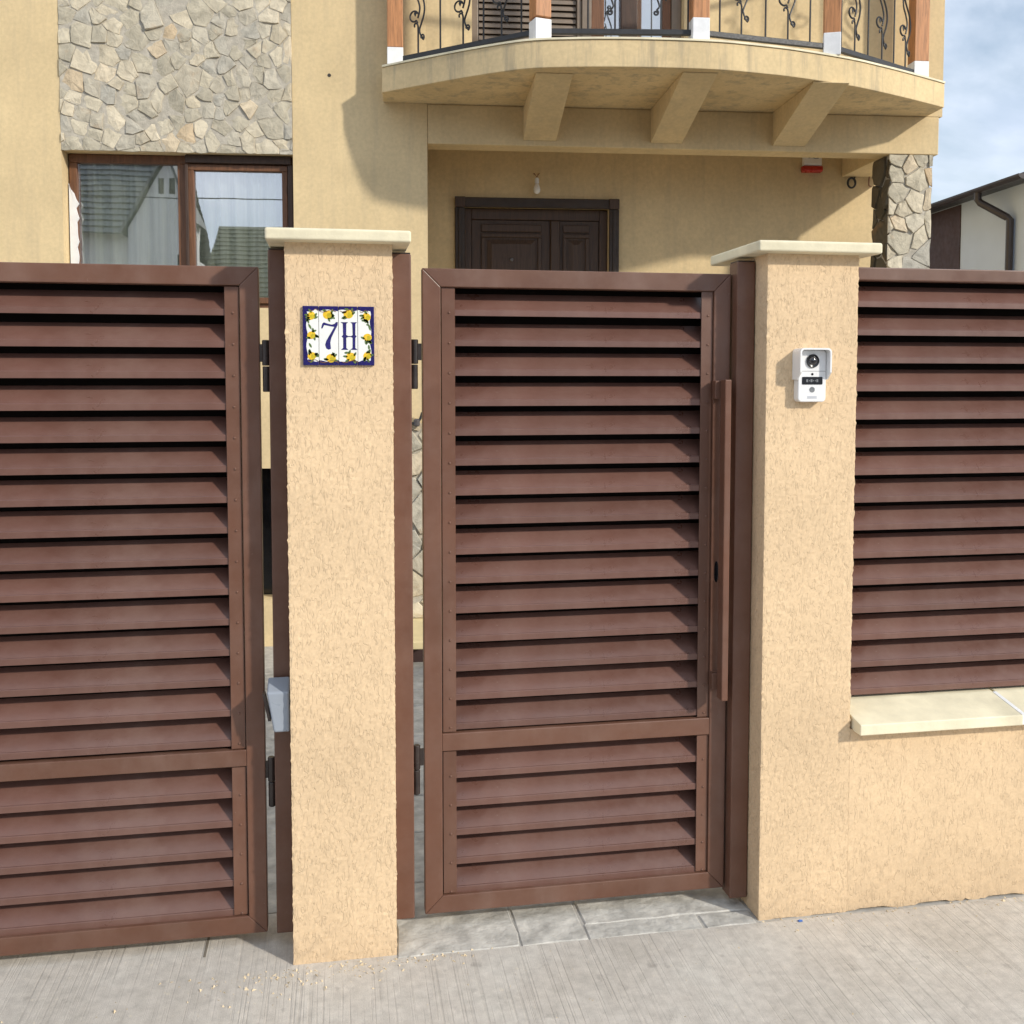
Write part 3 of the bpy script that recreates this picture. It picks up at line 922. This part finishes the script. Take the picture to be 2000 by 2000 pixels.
# rest of the shell
sh = MB()
sh.box(3.11, 3.41, .951, 7.5, -.15, 6.6)
sh.box(-9, 3.41, 7.5, 7.8, -.15, 6.6)
sh.box(-9, 3.41, .301, 7.5, 6.3, 6.6)
sh.box(-9, 3.10, .76, 7.5, 3.46, 3.60)
sh.build('shell', 'house_stucco', house)
rf = MB().add([(-9.5, -.6, 6.5), (4.0, -.6, 6.5), (4.0, 8.4, 6.5), (-9.5, 8.4, 6.5), (-7, 3.9, 8.4), (1.5, 3.9, 8.4)],
              [(0, 3, 2, 1), (0, 1, 5, 4), (1, 2, 5), (2, 3, 4, 5), (3, 0, 4)]).build('roof', 'roof_dark', house)
MB().lathe_y([(.012, .001), (.011, -.002), (.002, -.0025)], -.610, 3.611, 10).build('anchor_plug', 'room_dark', house)
MB().box(-1.215, -.915, .16, .18, .285, 1.16).build('cellar_pane', 'black_plastic', house)

# ---- random-rubble stones
def clip(poly, nx, nz, d):
    out = []
    for i in range(len(poly)):
        a, b = poly[i], poly[(i + 1) % len(poly)]
        da, dbb = a[0] * nx + a[1] * nz - d, b[0] * nx + b[1] * nz - d
        if da <= 0:
            out.append(a)
        if (da < 0) != (dbb < 0) and da != dbb:
            t = da / (da - dbb)
            out.append((a[0] + (b[0] - a[0]) * t, a[1] + (b[1] - a[1]) * t))
    return out

def rubble(x0, x1, z0, z1, size, seed, gap=0.006, aniso=1.0):
    """irregular stones: anisotropic, weighted cells cut back by the mortar gap"""
    rnd = random.Random(seed)
    pts = []
    tries = 0
    while tries < 6000:
        tries += 1
        p = (rnd.uniform(x0 - size * .3, x1 + size * .3), rnd.uniform(z0 - size * .3, z1 + size * .3))
        rr = size * rnd.choice((.55, .65, .75, .95, 1.15))
        if all(math.hypot(p[0] - q[0], (p[1] - q[1]) * aniso) > (rr + q[2]) * .5 for q in pts):
            pts.append((*p, rr))
    cells = []
    for i, (px, pz, pr) in enumerate(pts):
        poly = [(x0, z0), (x1, z0), (x1, z1), (x0, z1)]
        for j, (qx, qz, qr) in enumerate(pts):
            if i == j or abs(px - qx) > size * 4 or abs(pz - qz) > size * 4:
                continue
            nx, nz = qx - px, (qz - pz)
            L = math.hypot(nx, nz)
            w = 0.5 + 0.5 * (pr - qr) / (pr + qr) * .8
            nx, nz = nx / L, nz / L
            jit = random.Random(min(i, j) * 977 + max(i, j)).uniform(-.5, .5)
            if j < i: jit = jit
            c_, s_ = cos(jit), sin(jit)
            mx, mz = px + (qx - px) * w, pz + (qz - pz) * w
            n2x, n2z = nx * c_ - nz * s_, nx * s_ + nz * c_
            g = gap * (0.5 + random.Random(i * 31 + j * 31).random())
            poly = clip(poly, n2x, n2z, mx * n2x + mz * n2z - g)
            if len(poly) < 3:
                break
        if len(poly) >= 3:
            ar = abs(sum(poly[k][0] * poly[(k + 1) % len(poly)][1] - poly[(k + 1) % len(poly)][0] * poly[k][1] for k in range(len(poly)))) / 2
            if ar > size * size * 0.035:
                cells.append(poly)
    return cells

def stone_mb(poly, rnd, depth, axis='y', back=0.0):
    cx_ = sum(p[0] for p in poly) / len(poly)
    cz_ = sum(p[1] for p in poly) / len(poly)
    ref = []
    for i in range(len(poly)):
        a, b = poly[i], poly[(i + 1) % len(poly)]
        L = math.hypot(b[0] - a[0], b[1] - a[1])
        ref.append(a)
        if L > 0.05:
            t = rnd.uniform(.35, .65)
            ref.append((a[0] + (b[0] - a[0]) * t + rnd.uniform(-.006, .003), a[1] + (b[1] - a[1]) * t + rnd.uniform(-.006, .003)))
    n = len(ref)
    tx, tz = rnd.gauss(0, .05), rnd.gauss(0, .05)
    def top(p, s_, d):
        x, z = cx_ + (p[0] - cx_) * s_, cz_ + (p[1] - cz_) * s_
        return (x, -(d + tx * (x - cx_) + tz * (z - cz_) + rnd.gauss(0, .0018)), z)
    vs_ = [(p[0], back, p[1]) for p in ref] + [top(p, .985, depth * .80) for p in ref] + [top(p, .945, depth) for p in ref]
    vs_.append((cx_ + rnd.uniform(-.01, .01), -(depth + rnd.uniform(.0, .006)), cz_ + rnd.uniform(-.01, .01)))
    fs = []
    for r in range(2):
        fs += [(r * n + i, r * n + (i + 1) % n, (r + 1) * n + (i + 1) % n, (r + 1) * n + i) for i in range(n)]
    fs += [(2 * n + i, 2 * n + (i + 1) % n, 3 * n) for i in range(n)]
    return MB().add(vs_, fs)

rnd = random.Random(17)
clad = MB().box(-2.238, -.842, -.002, .0115, WZ1 + .001, 5.2).build('stone_cladding', 'mortar', house)
for poly in rubble(-2.238, -.842, WZ1 - .004, 4.30, 0.114, 41, 0.0024):
    stone_mb(poly, rnd, rnd.choice((.003, .0035, .0045, .006, .011))).build('stone', 'cladding_stone', clad)
# cladding of the lower wall beside the porch
low = MB().box(-.42, -.002, -.008, -.0005, .168, 1.40).build('plinth_cladding', 'mortar', house)
for poly in rubble(-.42, .0, .17, 1.43, 0.21, 43, 0.005):
    stone_mb(poly, rnd, rnd.uniform(.014, .032), back=-.006).build('stone', 'cladding_stone', low)
# stone column at the porch corner
colm = MB().box(3.068, 3.338, .012, .235, .151, 3.2025).build('porch_column', 'mortar', house)
for poly in rubble(3.052, 3.352, 2.2, 3.200, 0.15, 47, 0.003):
    mb = stone_mb(poly, rnd, rnd.uniform(.003, .012))
    mb.v = [(x, y + .010, z) for x, y, z in mb.v]
    mb.build('stone', 'cladding_stone', colm)
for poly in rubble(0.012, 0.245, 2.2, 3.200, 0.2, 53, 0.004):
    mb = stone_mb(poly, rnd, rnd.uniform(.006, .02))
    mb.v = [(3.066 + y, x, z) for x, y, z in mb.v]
    mb.build('stone', 'dark_stone', colm)  # left-face stones take darker colours than the front ones

# ---- window: fixed light and casement
win = MB()
YW = .105
win.box(WX0, WX1, YW, YW + .07, 3.066, WZ1 - .002)      # head
win.box(WX0, WX1, YW, YW + .07, WZ0, 2.192)             # bottom
win.box(WX0, -2.184, YW, YW + .07, 2.192, 3.066)
win.box(-1.572, -1.522, YW, YW + .07, 2.192, 3.066)
win.box(-.886, WX1, YW, YW + .07, 2.192, 3.066)
window = win.build('window', 'window_wood', house, 0.004, 2)
sash = MB()
sash.box(-1.521, -.887, YW - .022, YW + .03, 3.026, 3.064)
sash.box(-1.521, -.887, YW - .022, YW + .03, 2.194, 2.232)
sash.box(-1.521, -1.466, YW - .022, YW + .03, 2.232, 3.026)
sash.box(-.921, -.887, YW - .022, YW + .03, 2.232, 3.026)
sash.build('casement_frame', 'window_wood', window, 0.004, 2)
MB().box(-1.515, -.86, YW - .045, YW - .0225, 3.068, WZ1 - .004).build('head_strip', 'window_dark', window, 0.003, 2)
MB().box(-.884, -.852, YW - .03, YW - .001, 2.195, 3.066).build('guide_rail', 'window_dark', window, 0.003, 2)
MB().box(-1.519, -1.500, YW - .036, YW - .0225, 2.195, 3.062).build('guide_rail', 'window_dark', window, 0.003, 2)
MB().box(-2.1835, -1.5725, YW + .03, YW + .036, 2.1925, 3.0655).build('pane', 'window_glass', window)
MB().box(-1.4655, -.9215, YW + .004, YW + .010, 2.2325, 3.0255).build('pane', 'window_glass', window)
# exposed white filler along the left reveal
rnd = random.Random(9)
left, right = [], []
for q in range(26):
    z = 2.18 + (2.93 - 2.18) * q / 25
    left.append((-2.2315, z))
    right.append((-2.178 + rnd.uniform(-.014, .006) - (.045 * max(0, (q - 21) / 4)), z + rnd.uniform(-.004, .004)))
MB().prism_xz(left[::-1][::-1] + right[::-1], .094, .1045).build('filler_strip', 'white_paint', house)

# curtain behind the window
cbx = thing('curtain', (HO[0] - 1.5, HO[1] + .5, 2.1), 'sheer pale green curtain hanging behind the window panes', 'curtain', rotz=HA)
cv, cf = [], []
NC = 160
for q in range(NC + 1):
    u = q / NC
    x = -.85 + 1.7 * u
    y = -.20 + .028 * sin(u * 95 + 2 * sin(u * 11)) + .012 * sin(u * 210)
    cv += [(x, y, 0.02), (x, y + .004, 1.05)]
cf = [(2 * q, 2 * q + 2, 2 * q + 3, 2 * q + 1) for q in range(NC)]
MB().add(cv, cf).build('curtain_cloth', 'curtain', cbx, smooth=True)
MB().tube([(-.87, -.20, 1.055), (.87, -.20, 1.055)], .012, 10).build('curtain_rod', 'white_paint', cbx)

# ---- entrance door
door = MB()
door.box(.199, .270, .722, .750, .151, 2.936)
door.box(1.312, 1.383, .722, .750, .151, 2.936)
dr = door.build('entrance_door', 'door_trim', house, 0.006, 2)
MB().box(.2005, 1.3815, .722, .750, 2.9365, 3.006).build('head_casing', 'door_trim', dr, 0.006, 2)
for x in (.199, 1.308):
    MB().box(x, x + .075, .712, .7215, 2.9345, 3.008).build('corner_block', 'door_wood', dr, 0.006, 2)
for x in (.222, 1.335):
    MB().box(x, x + .022, .712, .7215, .151, 2.93).build('fluting', 'door_trim', dr, 0.006, 2)
fr = MB()
fr.box(.2705, .320, .80, .86, .151, 2.94)
fr.box(1.252, 1.3115, .80, .86, .151, 2.94)
fr.box(.320, 1.252, .80, .86, 2.862, 2.94)
fr.build('door_frame', 'door_wood', dr, 0.005, 2)
def leaf(x0, x1, px0, px1, name):
    lf = MB().box(x0, x1, .815, .858, .155, 2.860).build(name, 'door_wood', dr, 0.003, 2)
    for (za, zb) in ((.40, 1.25), (1.42, 2.735)):
        w = .030
        for bx_ in ((px0 - w, px1 + w, za - w, za), (px0 - w, px1 + w, zb, zb + w), (px0 - w, px0, za, zb), (px1, px1 + w, za, zb)):
            MB().box(bx_[0], bx_[1], .799, .8145, bx_[2], bx_[3]).build('moulding', 'door_wood', lf, 0.007, 3)
        a, b, c, d = px0 + .012, px1 - .012, za + .012, zb - .012
        e = .035
        vs_ = [(a, .8145, c), (b, .8145, c), (b, .8145, d), (a, .8145, d), (a + e, .800, c + e), (b - e, .800, c + e), (b - e, .800, d - e), (a + e, .800, d - e)]
        MB().add(vs_, [(0, 1, 5, 4), (1, 2, 6, 5), (2, 3, 7, 6), (3, 0, 4, 7), (4, 5, 6, 7)]).build('raised_panel', 'door_wood', lf)
    for zz in (2.775,):
        MB().box(px0 - .03, px1 + .03, .800, .8145, zz, zz + .055).build('frieze', 'door_wood', lf, 0.010, 3)
    return lf
l1 = leaf(.322, .892, .420, .800, 'door_leaf')
leaf(.962, 1.250, 1.015, 1.150, 'door_leaf')
MB().box(.893, .961, .790, .858, .155, 2.860).build('astragal', 'door_wood', dr, 0.010, 3)
MB().lathe_y([(.014, .800), (.014, .793), (.009, .789), (.004, .789)], .610, 2.577, 14).build('peephole', 'lens_ring', l1)
MB().box(.845, .870, .770, .8145, 1.15, 1.40).build('door_handle', 'lens_ring', l1, 0.006, 2)

# ---- balcony
BZ0, BZ1 = 3.452, 3.602
edge = [(-.275, -.215), (.014, -.425), (.27, -.60), (.544, -.755), (.78, -.808), (1.03, -.838), (1.33, -.850), (1.63, -.842), (1.88, -.80), (2.118, -.745), (2.5, -.618), (2.75, -.505), (2.97, -.395), (3.13, -.310), (3.305, -.215)]
def spline(pts, k=6):
    out = []
    n = len(pts)
    for i in range(n - 1):
        p0, p1, p2, p3 = pts[max(i - 1, 0)], pts[i], pts[i + 1], pts[min(i + 2, n - 1)]
        for q in range(k):
            t = q / k
            out.append(tuple(0.5 * (2 * p1[d] + (p2[d] - p0[d]) * t + (2 * p0[d] - 5 * p1[d] + 4 * p2[d] - p3[d]) * t * t + (3 * p1[d] - p0[d] - 3 * p2[d] + p3[d]) * t ** 3) for d in range(len(p1))))
    out.append(pts[-1])
    return out
es = spline(edge, 5)
bal = MB().prism_xy([(-.275, -.001)] + es + [(3.305, -.001)], BZ0, BZ1).build('balcony_slab', 'balcony_stucco', house, 0.004, 2)
MB().prism_xy([(-.283, -.0015)] + [(x, y - .008) for x, y in es] + [(3.313, -.0015)], BZ1 + .001, BZ1 + .012).build('balcony_tiles', 'coping', bal)
for x0, x1, yf in ((.612, .824, -.70), (1.440, 1.645, -.79), (2.250, 2.470, -.68)):
    MB().prism_yz([(-.0005, 3.4515), (-.0005, 3.236), (yf, 3.446), (yf, 3.4515)], x0, x1).build('beam', 'house_stucco', bal, 0.006, 2)

# ---- balcony railing
RZ = BZ1 + .012
posts = [(-.195, -.125, .0), (.633, -.715, .30), (1.535, -.775, 0.0), (2.385, -.610, -.33), (3.150, -.165, -.0)]
rail = bpy.data.objects.new('balcony_railing', MB().box(-.02, .02, -.02, .02, RZ + .955, RZ + .995).mesh('railing_cap', 'wrought_iron'))
COL.objects.link(rail); rail.parent = house
rail.location = (1.535, -.775, 0)
def rp(o):       # parts of the railing are given in house coordinates
    o.location = (-1.535, .775, 0)
    return o
for x, y, a in posts:
    s_ = .048
    pts = [(x + u * cos(a) - v * sin(a), y + u * sin(a) + v * cos(a)) for u, v in ((-s_, -s_), (s_, -s_), (s_, s_), (-s_, s_))]
    rp(MB().prism_xy(pts, RZ + .128, RZ + 1.6).build('post', 'post_wood', rail, 0.004, 2))
    s_ = .0492
    pts = [(x + u * cos(a) - v * sin(a), y + u * sin(a) + v * cos(a)) for u, v in ((-s_, -s_), (s_, -s_), (s_, s_), (-s_, s_))]
    rp(MB().prism_xy(pts, RZ + .0005, RZ + .127 + random.uniform(-.01, .01)).build('post_foot', 'white_paint', rail, 0.004, 2))

def spiral(cx_, cz_, r0, r1, a0, turns, n=18):
    return [(cx_ + (r0 + (r1 - r0) * q / n) * cos(a0 + turns * 2 * pi * q / n), cz_ + (r0 + (r1 - r0) * q / n) * sin(a0 + turns * 2 * pi * q / n)) for q in range(n + 1)]
def scroll_paths(sg):
    """ornament in the plane of the railing, u to the side, z up, from the bottom rail"""
    P = []
    P.append([(0, 0), (0, .165)])                                            # stem
    P.append(spiral(sg * .030, .100, .004, .016, 0, -1.2 * sg, 14) + [(sg * .010, .135), (sg * .022, .175), (sg * .042, .225), (sg * .048, .275), (sg * .036, .330), (sg * .005, .385), (-sg * .020, .43)])
    P.append([(0, .165), (-sg * .006, .182), (-sg * .020, .187), (-sg * .028, .178), (-sg * .026, .166)])
    P.append([(-sg * .004, .186)] + spiral(-sg * .028, .232, .034, .028, -pi / 2 + .5 * sg, -.78 * sg, 14))
    P.append([(-sg * .002, .215), (sg * .010, .250), (sg * .012, .285), (-sg * .004, .330), (-sg * .028, .375), (-sg * .034, .42)])
    up_ = [[(-u, .86 - z) for u, z in p] for p in P[1:]]
    P += up_
    P.append([(0, .70), (0, .89)])
    return P
def bay(pa, pb, elems):
    ax, ay = pa[0], pa[1]
    bx_, by = pb[0], pb[1]
    L = math.hypot(bx_ - ax, by - ay)
    ux, uy = (bx_ - ax) / L, (by - ay) / L
    for z in (RZ + .045, RZ + .925):
        a0, a1 = .03, L - .03
        w = .013
        px_, py_ = -uy * w, ux * w
        pts = [(ax + ux * a0 + px_, ay + uy * a0 + py_), (ax + ux * a0 - px_, ay + uy * a0 - py_), (ax + ux * a1 - px_, ay + uy * a1 - py_), (ax + ux * a1 + px_, ay + uy * a1 + py_)]
        rp(MB().prism_xy(pts, z, z + .030).build('rail', 'wrought_iron', rail, 0.002, 1))
    for e, (kind, f) in enumerate(elems):
        ox, oy = ax + ux * L * f, ay + uy * L * f
        if kind == 'b':
            mb = MB().tube([(ox, oy, RZ + .07), (ox, oy, RZ + .926)], .0055, 6)
            rp(mb.build('bar', 'wrought_iron', rail))
        else:
            sg = 1 if kind == 's' else -1
            mb = MB()
            for p in scroll_paths(sg):
                mb.tube([(ox + ux * u, oy + uy * u, RZ + .07 + z) for u, z in (spline(p, 3) if len(p) > 2 else p)], .0055, 6)
            # small forged leaf inside the loop
            c_ = [(0, .012), (.008, .004), (.011, -.004), (.004, -.014), (0, -.022), (-.006, -.012), (-.010, -.002), (-.006, .006)]
            lf = [(ox + ux * (-sg * .022 + u) , oy + uy * (-sg * .022 + u), RZ + .07 + .250 + z) for u, z in c_]
            n = len(lf)
            q2 = [(x - uy * .003, y + ux * .003, z) for x, y, z in lf]
            mb.add(lf + q2, [tuple(range(n)), tuple(range(2 * n - 1, n - 1, -1))] + [(i, i + n, (i + 1) % n + n, (i + 1) % n) for i in range(n)])
            rp(mb.build('scroll', 'wrought_iron', rail))
bay(posts[0], posts[1], (('s', .17), ('b', .33), ('s', .49), ('b', .63), ('s', .75), ('b', .88)))
bay(posts[1], posts[2], (('b', .30), ('t', .47), ('t', .76), ('b', .93)))
bay(posts[2], posts[3], (('b', .15), ('s', .31), ('b', .49), ('s', .66), ('b', .83)))
bay(posts[3], posts[4], (('b', .10), ('s', .25), ('b', .40), ('s', .56), ('b', .70), ('s', .84)))

# ---- balcony door with louvred blind and panes
bd = MB()
bd.box(.285, .330, .09, .16, 3.617, 5.75)
bd.box(.970, 1.000, .085, .155, 3.617, 5.75)
bd.box(.330, .970, .09, .16, 3.617, 3.650)
blind = bd.build('balcony_blind', 'blind_slat', house, 0.004, 2)
bsl = MB().prism_yz([(.0, .0), (.004, .022), (.018, .036), (.022, .034), (.010, .020), (.006, .0)], 0, .63).mesh('slat', 'blind_slat')
for i in range(52):
    inst('slat', bsl, blind, (.335, .105, 3.655 + i * .040))
MB().box(.331, .969, .150, .156, 3.651, 5.74).build('backing', 'window_dark', blind)
bdr = MB()
bdr.box(1.001, 1.062, .07, .14, 3.617, 5.75)
bdr.box(1.590, 1.654, .07, .14, 3.617, 5.75)
bdoor = bdr.build('balcony_door', 'blind_slat', house, 0.004, 2)
MB().box(1.063, 1.148, .085, .14, 3.617, 5.70).build('door_stile', 'window_wood', bdoor, 0.004, 2)
MB().box(1.254, 1.362, .06, .14, 3.617, 5.70).build('meeting_stile', 'window_dark', bdoor, 0.006, 2)
MB().box(1.534, 1.589, .085, .14, 3.617, 5.70).build('door_stile', 'window_wood', bdoor, 0.004, 2)
MB().box(1.1485, 1.2535, .10, .106, 3.618, 5.70).build('pane', 'window_glass', bdoor)
MB().box(1.3625, 1.5335, .10, .106, 3.618, 5.70).build('pane', 'window_glass', bdoor)
MB().box(1.06, 1.60, .165, .17, 3.617, 5.70).build('inner_curtain', 'white_paint', bdoor)

# ------------------------------------------------------------------ things on the porch wall
def H(x, y, z):
    return (HO[0] + x * cos(HA) - y * sin(HA), HO[1] + x * sin(HA) + y * cos(HA), z)
lbulb = thing('light_bulb', H(.782, .70, 3.03), 'bare white bulb hanging from wires above the entrance door', 'light bulb', rotz=HA)
prof = [(.001, .0), (.014, .004), (.022, .014), (.026, .028), (.024, .044), (.017, .062), (.013, .074)]
MB().lathe_z(prof, 0, 0, 18).build('glass_bulb', 'bulb_glass', lbulb, smooth=True)
MB().lathe_z([(.0135, .074), (.0150, .078), (.0150, .108), (.006, .116)], 0, 0, 14).build('socket', 'white_plastic', lbulb)
for s_ in (-1, 1):
    MB().tube(spline([(0, 0, .114), (s_ * .006, .004, .130), (s_ * .018, .010, .146), (s_ * .020, .030, .150), (s_ * .012, .052, .148)], 4), .0028, 6).build('wire', 'copper', lbulb)

sir = thing('alarm_siren', H(2.812, .75, 3.225), 'small white alarm siren with a red lens under the porch beam', 'alarm siren', rotz=HA)
MB().prism_yz([(-.001, .045), (-.042, .045), (-.048, .06), (-.048, .175), (-.036, .185), (-.001, .185)], -.068, .068).build('siren_body', 'white_plastic', sir, 0.008, 3)
MB().prism_yz([(-.002, .0), (-.044, .004), (-.052, .016), (-.050, .0445), (-.002, .0445)], -.075, .075).build('red_lens', 'red_plastic', sir, 0.006, 3)
for z in (.10, .125, .15):
    MB().tube([(-.035, -.0485, z), (-.01, -.0495, z + .006), (.015, -.0495, z - .004), (.04, -.0485, z)], .003, 5).build('grille_bar', 'button_grey', sir)

rng = thing('cable_coil', H(3.114, .74, 3.12), 'small dark ring of cable on the porch wall left of the stone column', 'cable')
MB().tube([(.030 * cos(a), -.012 - .004 * a / 6, .036 + .036 * sin(a)) for a in [q * .36 for q in range(28)]], .0075, 7).build('coil', 'wrought_iron', rng)
MB().tube(spline([(.02, -.01, .062), (.034, .0, .085), (.028, .006, .098)], 4), .006, 6).build('tail', 'wrought_iron', rng)
hk = thing('wall_hook', H(3.247, .745, 3.13), 'short dark hook on the porch wall close to the stone column', 'hook')
MB().tube(spline([(.012, 0, .085), (.004, -.016, .078), (.0, -.018, .05), (.0, -.018, .012), (.012, -.016, .004), (.024, -.010, .004)], 4), .005, 6).build('hook_wire', 'copper', hk)

tapo = thing('wall_bracket', H(-.075, -.005, 1.40), 'small dark metal bracket seen through the gap beside the small gate', 'bracket')
MB().tube(spline([(-.05, -.005, .0), (-.04, -.04, .03), (-.01, -.055, .03), (.015, -.05, .055), (.03, -.05, .10)], 4), .008, 7).build('bracket_arm', 'wrought_iron', tapo)
MB().lathe_z([(.016, .01), (.022, .02), (.022, .05), (.012, .06)], -.005, -.045, 12).build('bracket_cup', 'lens_ring', tapo)

# ------------------------------------------------------------------ neighbouring house
nbh = thing('neighbouring_house', H(6.74, 4.42, 0), 'white house with dark brown panel and sloping gutter at the right edge', 'house', rotz=HA)
MB().box(0, 7.5, -.25, 9.5, -.15, 3.935).build('wall', 'neighbour_white', nbh)
MB().box(-.012, .0, 1.24, 6.0, -.10, 3.92).build('brown_panel', 'neighbour_brown', nbh)
MB().add([(-.20, -.45, 3.93), (-.20, 9.8, 3.93), (7.7, 9.8, 4.06), (7.7, -.45, 4.06), (-.20, -.45, 3.99), (-.20, 9.8, 3.99), (7.7, 9.8, 4.12), (7.7, -.45, 4.12)],
         [(0, 1, 2, 3), (7, 6, 5, 4), (0, 4, 5, 1), (1, 5, 6, 2), (2, 6, 7, 3), (3, 7, 4, 0)]).build('roof', 'roof_dark', nbh)
gt = MB()
pr = [(.055 * cos(pi + pi * q / 8), .055 * sin(pi + pi * q / 8)) for q in range(9)]
vs_ = [(-.262 + u, -.46, 3.955 + w) for u, w in pr] + [(-.262 + u, 9.8, 3.955 + w) for u, w in pr]
gt.add(vs_, [(i, i + 1, 10 + i, 9 + i) for i in range(8)] + [tuple(range(9)), tuple(range(17, 8, -1))])
gut = gt.build('gutter', 'gutter_brown', nbh)
MB().tube([(-.262, .42, 3.91), (-.262, .42, 3.83), (-.245, .40, 3.79), (-.08, .12, 3.58), (-.055, .10, 3.55), (-.055, .10, .0)], .042, 12).build('downpipe', 'gutter_brown', nbh)

# ------------------------------------------------------------------ houses across the street (they show in the window panes)
def tile_rows(mb, p0, p1, up_, rows, th=.05):
    """stepped courses of roof tiles between the eave p0-p1 and the ridge (p0+up_)"""
    p0, p1, up_ = Vector(p0), Vector(p1), Vector(up_)
    nrm = (p1 - p0).cross(up_).normalized()
    if nrm.z < 0: nrm = -nrm
    for r in range(rows):
        a, b = r / rows, (r + 1) / rows
        q = [p0 + up_ * a + nrm * th, p1 + up_ * a + nrm * th, p1 + up_ * b, p0 + up_ * b]
        mb.add([*q, p0 + up_ * a, p1 + up_ * a], [(0, 1, 2, 3), (4, 5, 1, 0)])
oa = thing('opposite_house', H(-9, -19, 0), 'white gabled house with dark tiled roof mirrored in the left window pane', 'house', 'houses across the street', HA)
def OA(x, y, z): return (x + 9, y + 19, z)
mb = MB().box(-6, 2.0, -8, -1.0, -.16, 5.55)
mb.build('wall', 'opposite_white', oa)
mb = MB()
tile_rows(mb, OA(-15.5, -19.6, 5.45), OA(-6.9, -19.6, 5.45), (0, -4.2, 3.4), 18)
tile_rows(mb, OA(-6.9, -28, 5.45), OA(-15.5, -28, 5.45), (0, 4.2, 3.4), 18)
mb.build('roof', 'roof_slate', oa)
gw = MB().prism_xz([(2.05, -.16), (3.50, -.16), (3.50, 5.65), (3.0, 7.0), (2.05, 5.35)], -.1, 1.0)
wing = gw.build('gable_wing', 'opposite_white', oa)
for s_ in (-1, 1):
    mb = MB()
    ex = 3.0 + (.60 if s_ > 0 else -1.08)
    ez = 5.45 if s_ > 0 else 5.22
    mb.add([(3.0, 1.12, 7.10), (3.0, -.1, 7.10), (ex, -.1, ez), (ex, 1.12, ez), (3.0, 1.12, 7.20), (3.0, -.1, 7.20), (ex + s_ * .06, -.1, ez + .02), (ex + s_ * .06, 1.12, ez + .02)],
           [(0, 1, 2, 3), (7, 6, 5, 4), (0, 3, 7, 4), (1, 5, 6, 2), (2, 6, 7, 3), (0, 4, 5, 1)])
    mb.build('wing_roof', 'roof_slate', wing)
for x in (2.86, 3.10):
    MB().box(x - .06, x + .06, .995, 1.012, 6.18, 6.55).build('window', 'room_dark', wing)
MB().box(3.20, 3.45, .99, 1.012, 4.0, 4.75).build('window', 'room_dark', wing)
ob = thing('opposite_house', H(-5, -25, 0), 'low house with brown tiled roof mirrored in the right window pane', 'house', 'houses across the street', HA)
MB().box(-1.5, 8.5, -8, -1, -.16, 4.3).build('wall', 'opposite_white', ob)
mb = MB()
tile_rows(mb, (-2.0, -.5, 4.2), (9.0, -.5, 4.2), (0, -3.9, 2.95), 17)
tile_rows(mb, (9.0, -8.3, 4.2), (-2.0, -8.3, 4.2), (0, 3.9, 2.95), 17)
mb.build('roof', 'roof_olive', ob)
cab = thing('overhead_cable', H(-4.4, -14, 0), 'thin overhead cable mirrored in the window panes', 'cable', rotz=HA)
MB().tube([(x, 0, 5.36 + .0035 * (x - 1.0) ** 2) for x in [-14 + q * 1.4 for q in range(21)]], .012, 6).build('cable_strand', 'wrought_iron', cab)
for x in (-14, 14):
    MB().lathe_z([(.12, -.16), (.09, 6.2)], x, 0, 10).build('pole', 'mortar', cab)

# ------------------------------------------------------------------ small things on the ground
rnd = random.Random(77)
cr = MB()
def crumb(x, y, s_, z=0.0):
    p = [(x + rnd.uniform(-s_, s_), y + rnd.uniform(-s_, s_), z + .0005) for _ in range(3)]
    p.append((x + rnd.uniform(-s_, s_) * .4, y + rnd.uniform(-s_, s_) * .4, z + s_ * rnd.uniform(.5, 1.1)))
    cr.add(p, [(0, 1, 2), (0, 1, 3), (1, 2, 3), (2, 0, 3)])
for _ in range(150):
    crumb(rnd.gauss(-.03, .17), -.02 - abs(rnd.gauss(0, .06)), rnd.uniform(.002, .008))
for _ in range(70):
    crumb(rnd.gauss(.34, .11), -.01 - abs(rnd.gauss(0, .04)), rnd.uniform(.002, .008))
for _ in range(90):
    crumb(rnd.uniform(1.38, 2.4), -.012 - abs(rnd.gauss(0, .03)), rnd.uniform(.0018, .007))
for _ in range(160):
    crumb(rnd.uniform(-.9, 2.4), -.05 - rnd.random() * .6, rnd.uniform(.001, .004))
tag(cr.build('plaster_crumbs', 'crumb'), 'pale plaster crumbs scattered along the foot of the pillars', 'crumbs', kind='stuff')
bs = MB().add([(1.550, -.030, .002), (1.568, -.029, .003), (1.566, -.037, .001), (1.552, -.039, .002), (1.556, -.032, .006), (1.564, -.033, .005)],
              [(0, 3, 2, 1), (0, 1, 5, 4), (1, 2, 5), (2, 3, 4, 5), (3, 0, 4)])
tag(bs.build('blue_scrap', 'blue_scrap'), 'tiny blue plastic scrap at the foot of the doorbell pillar', 'litter')
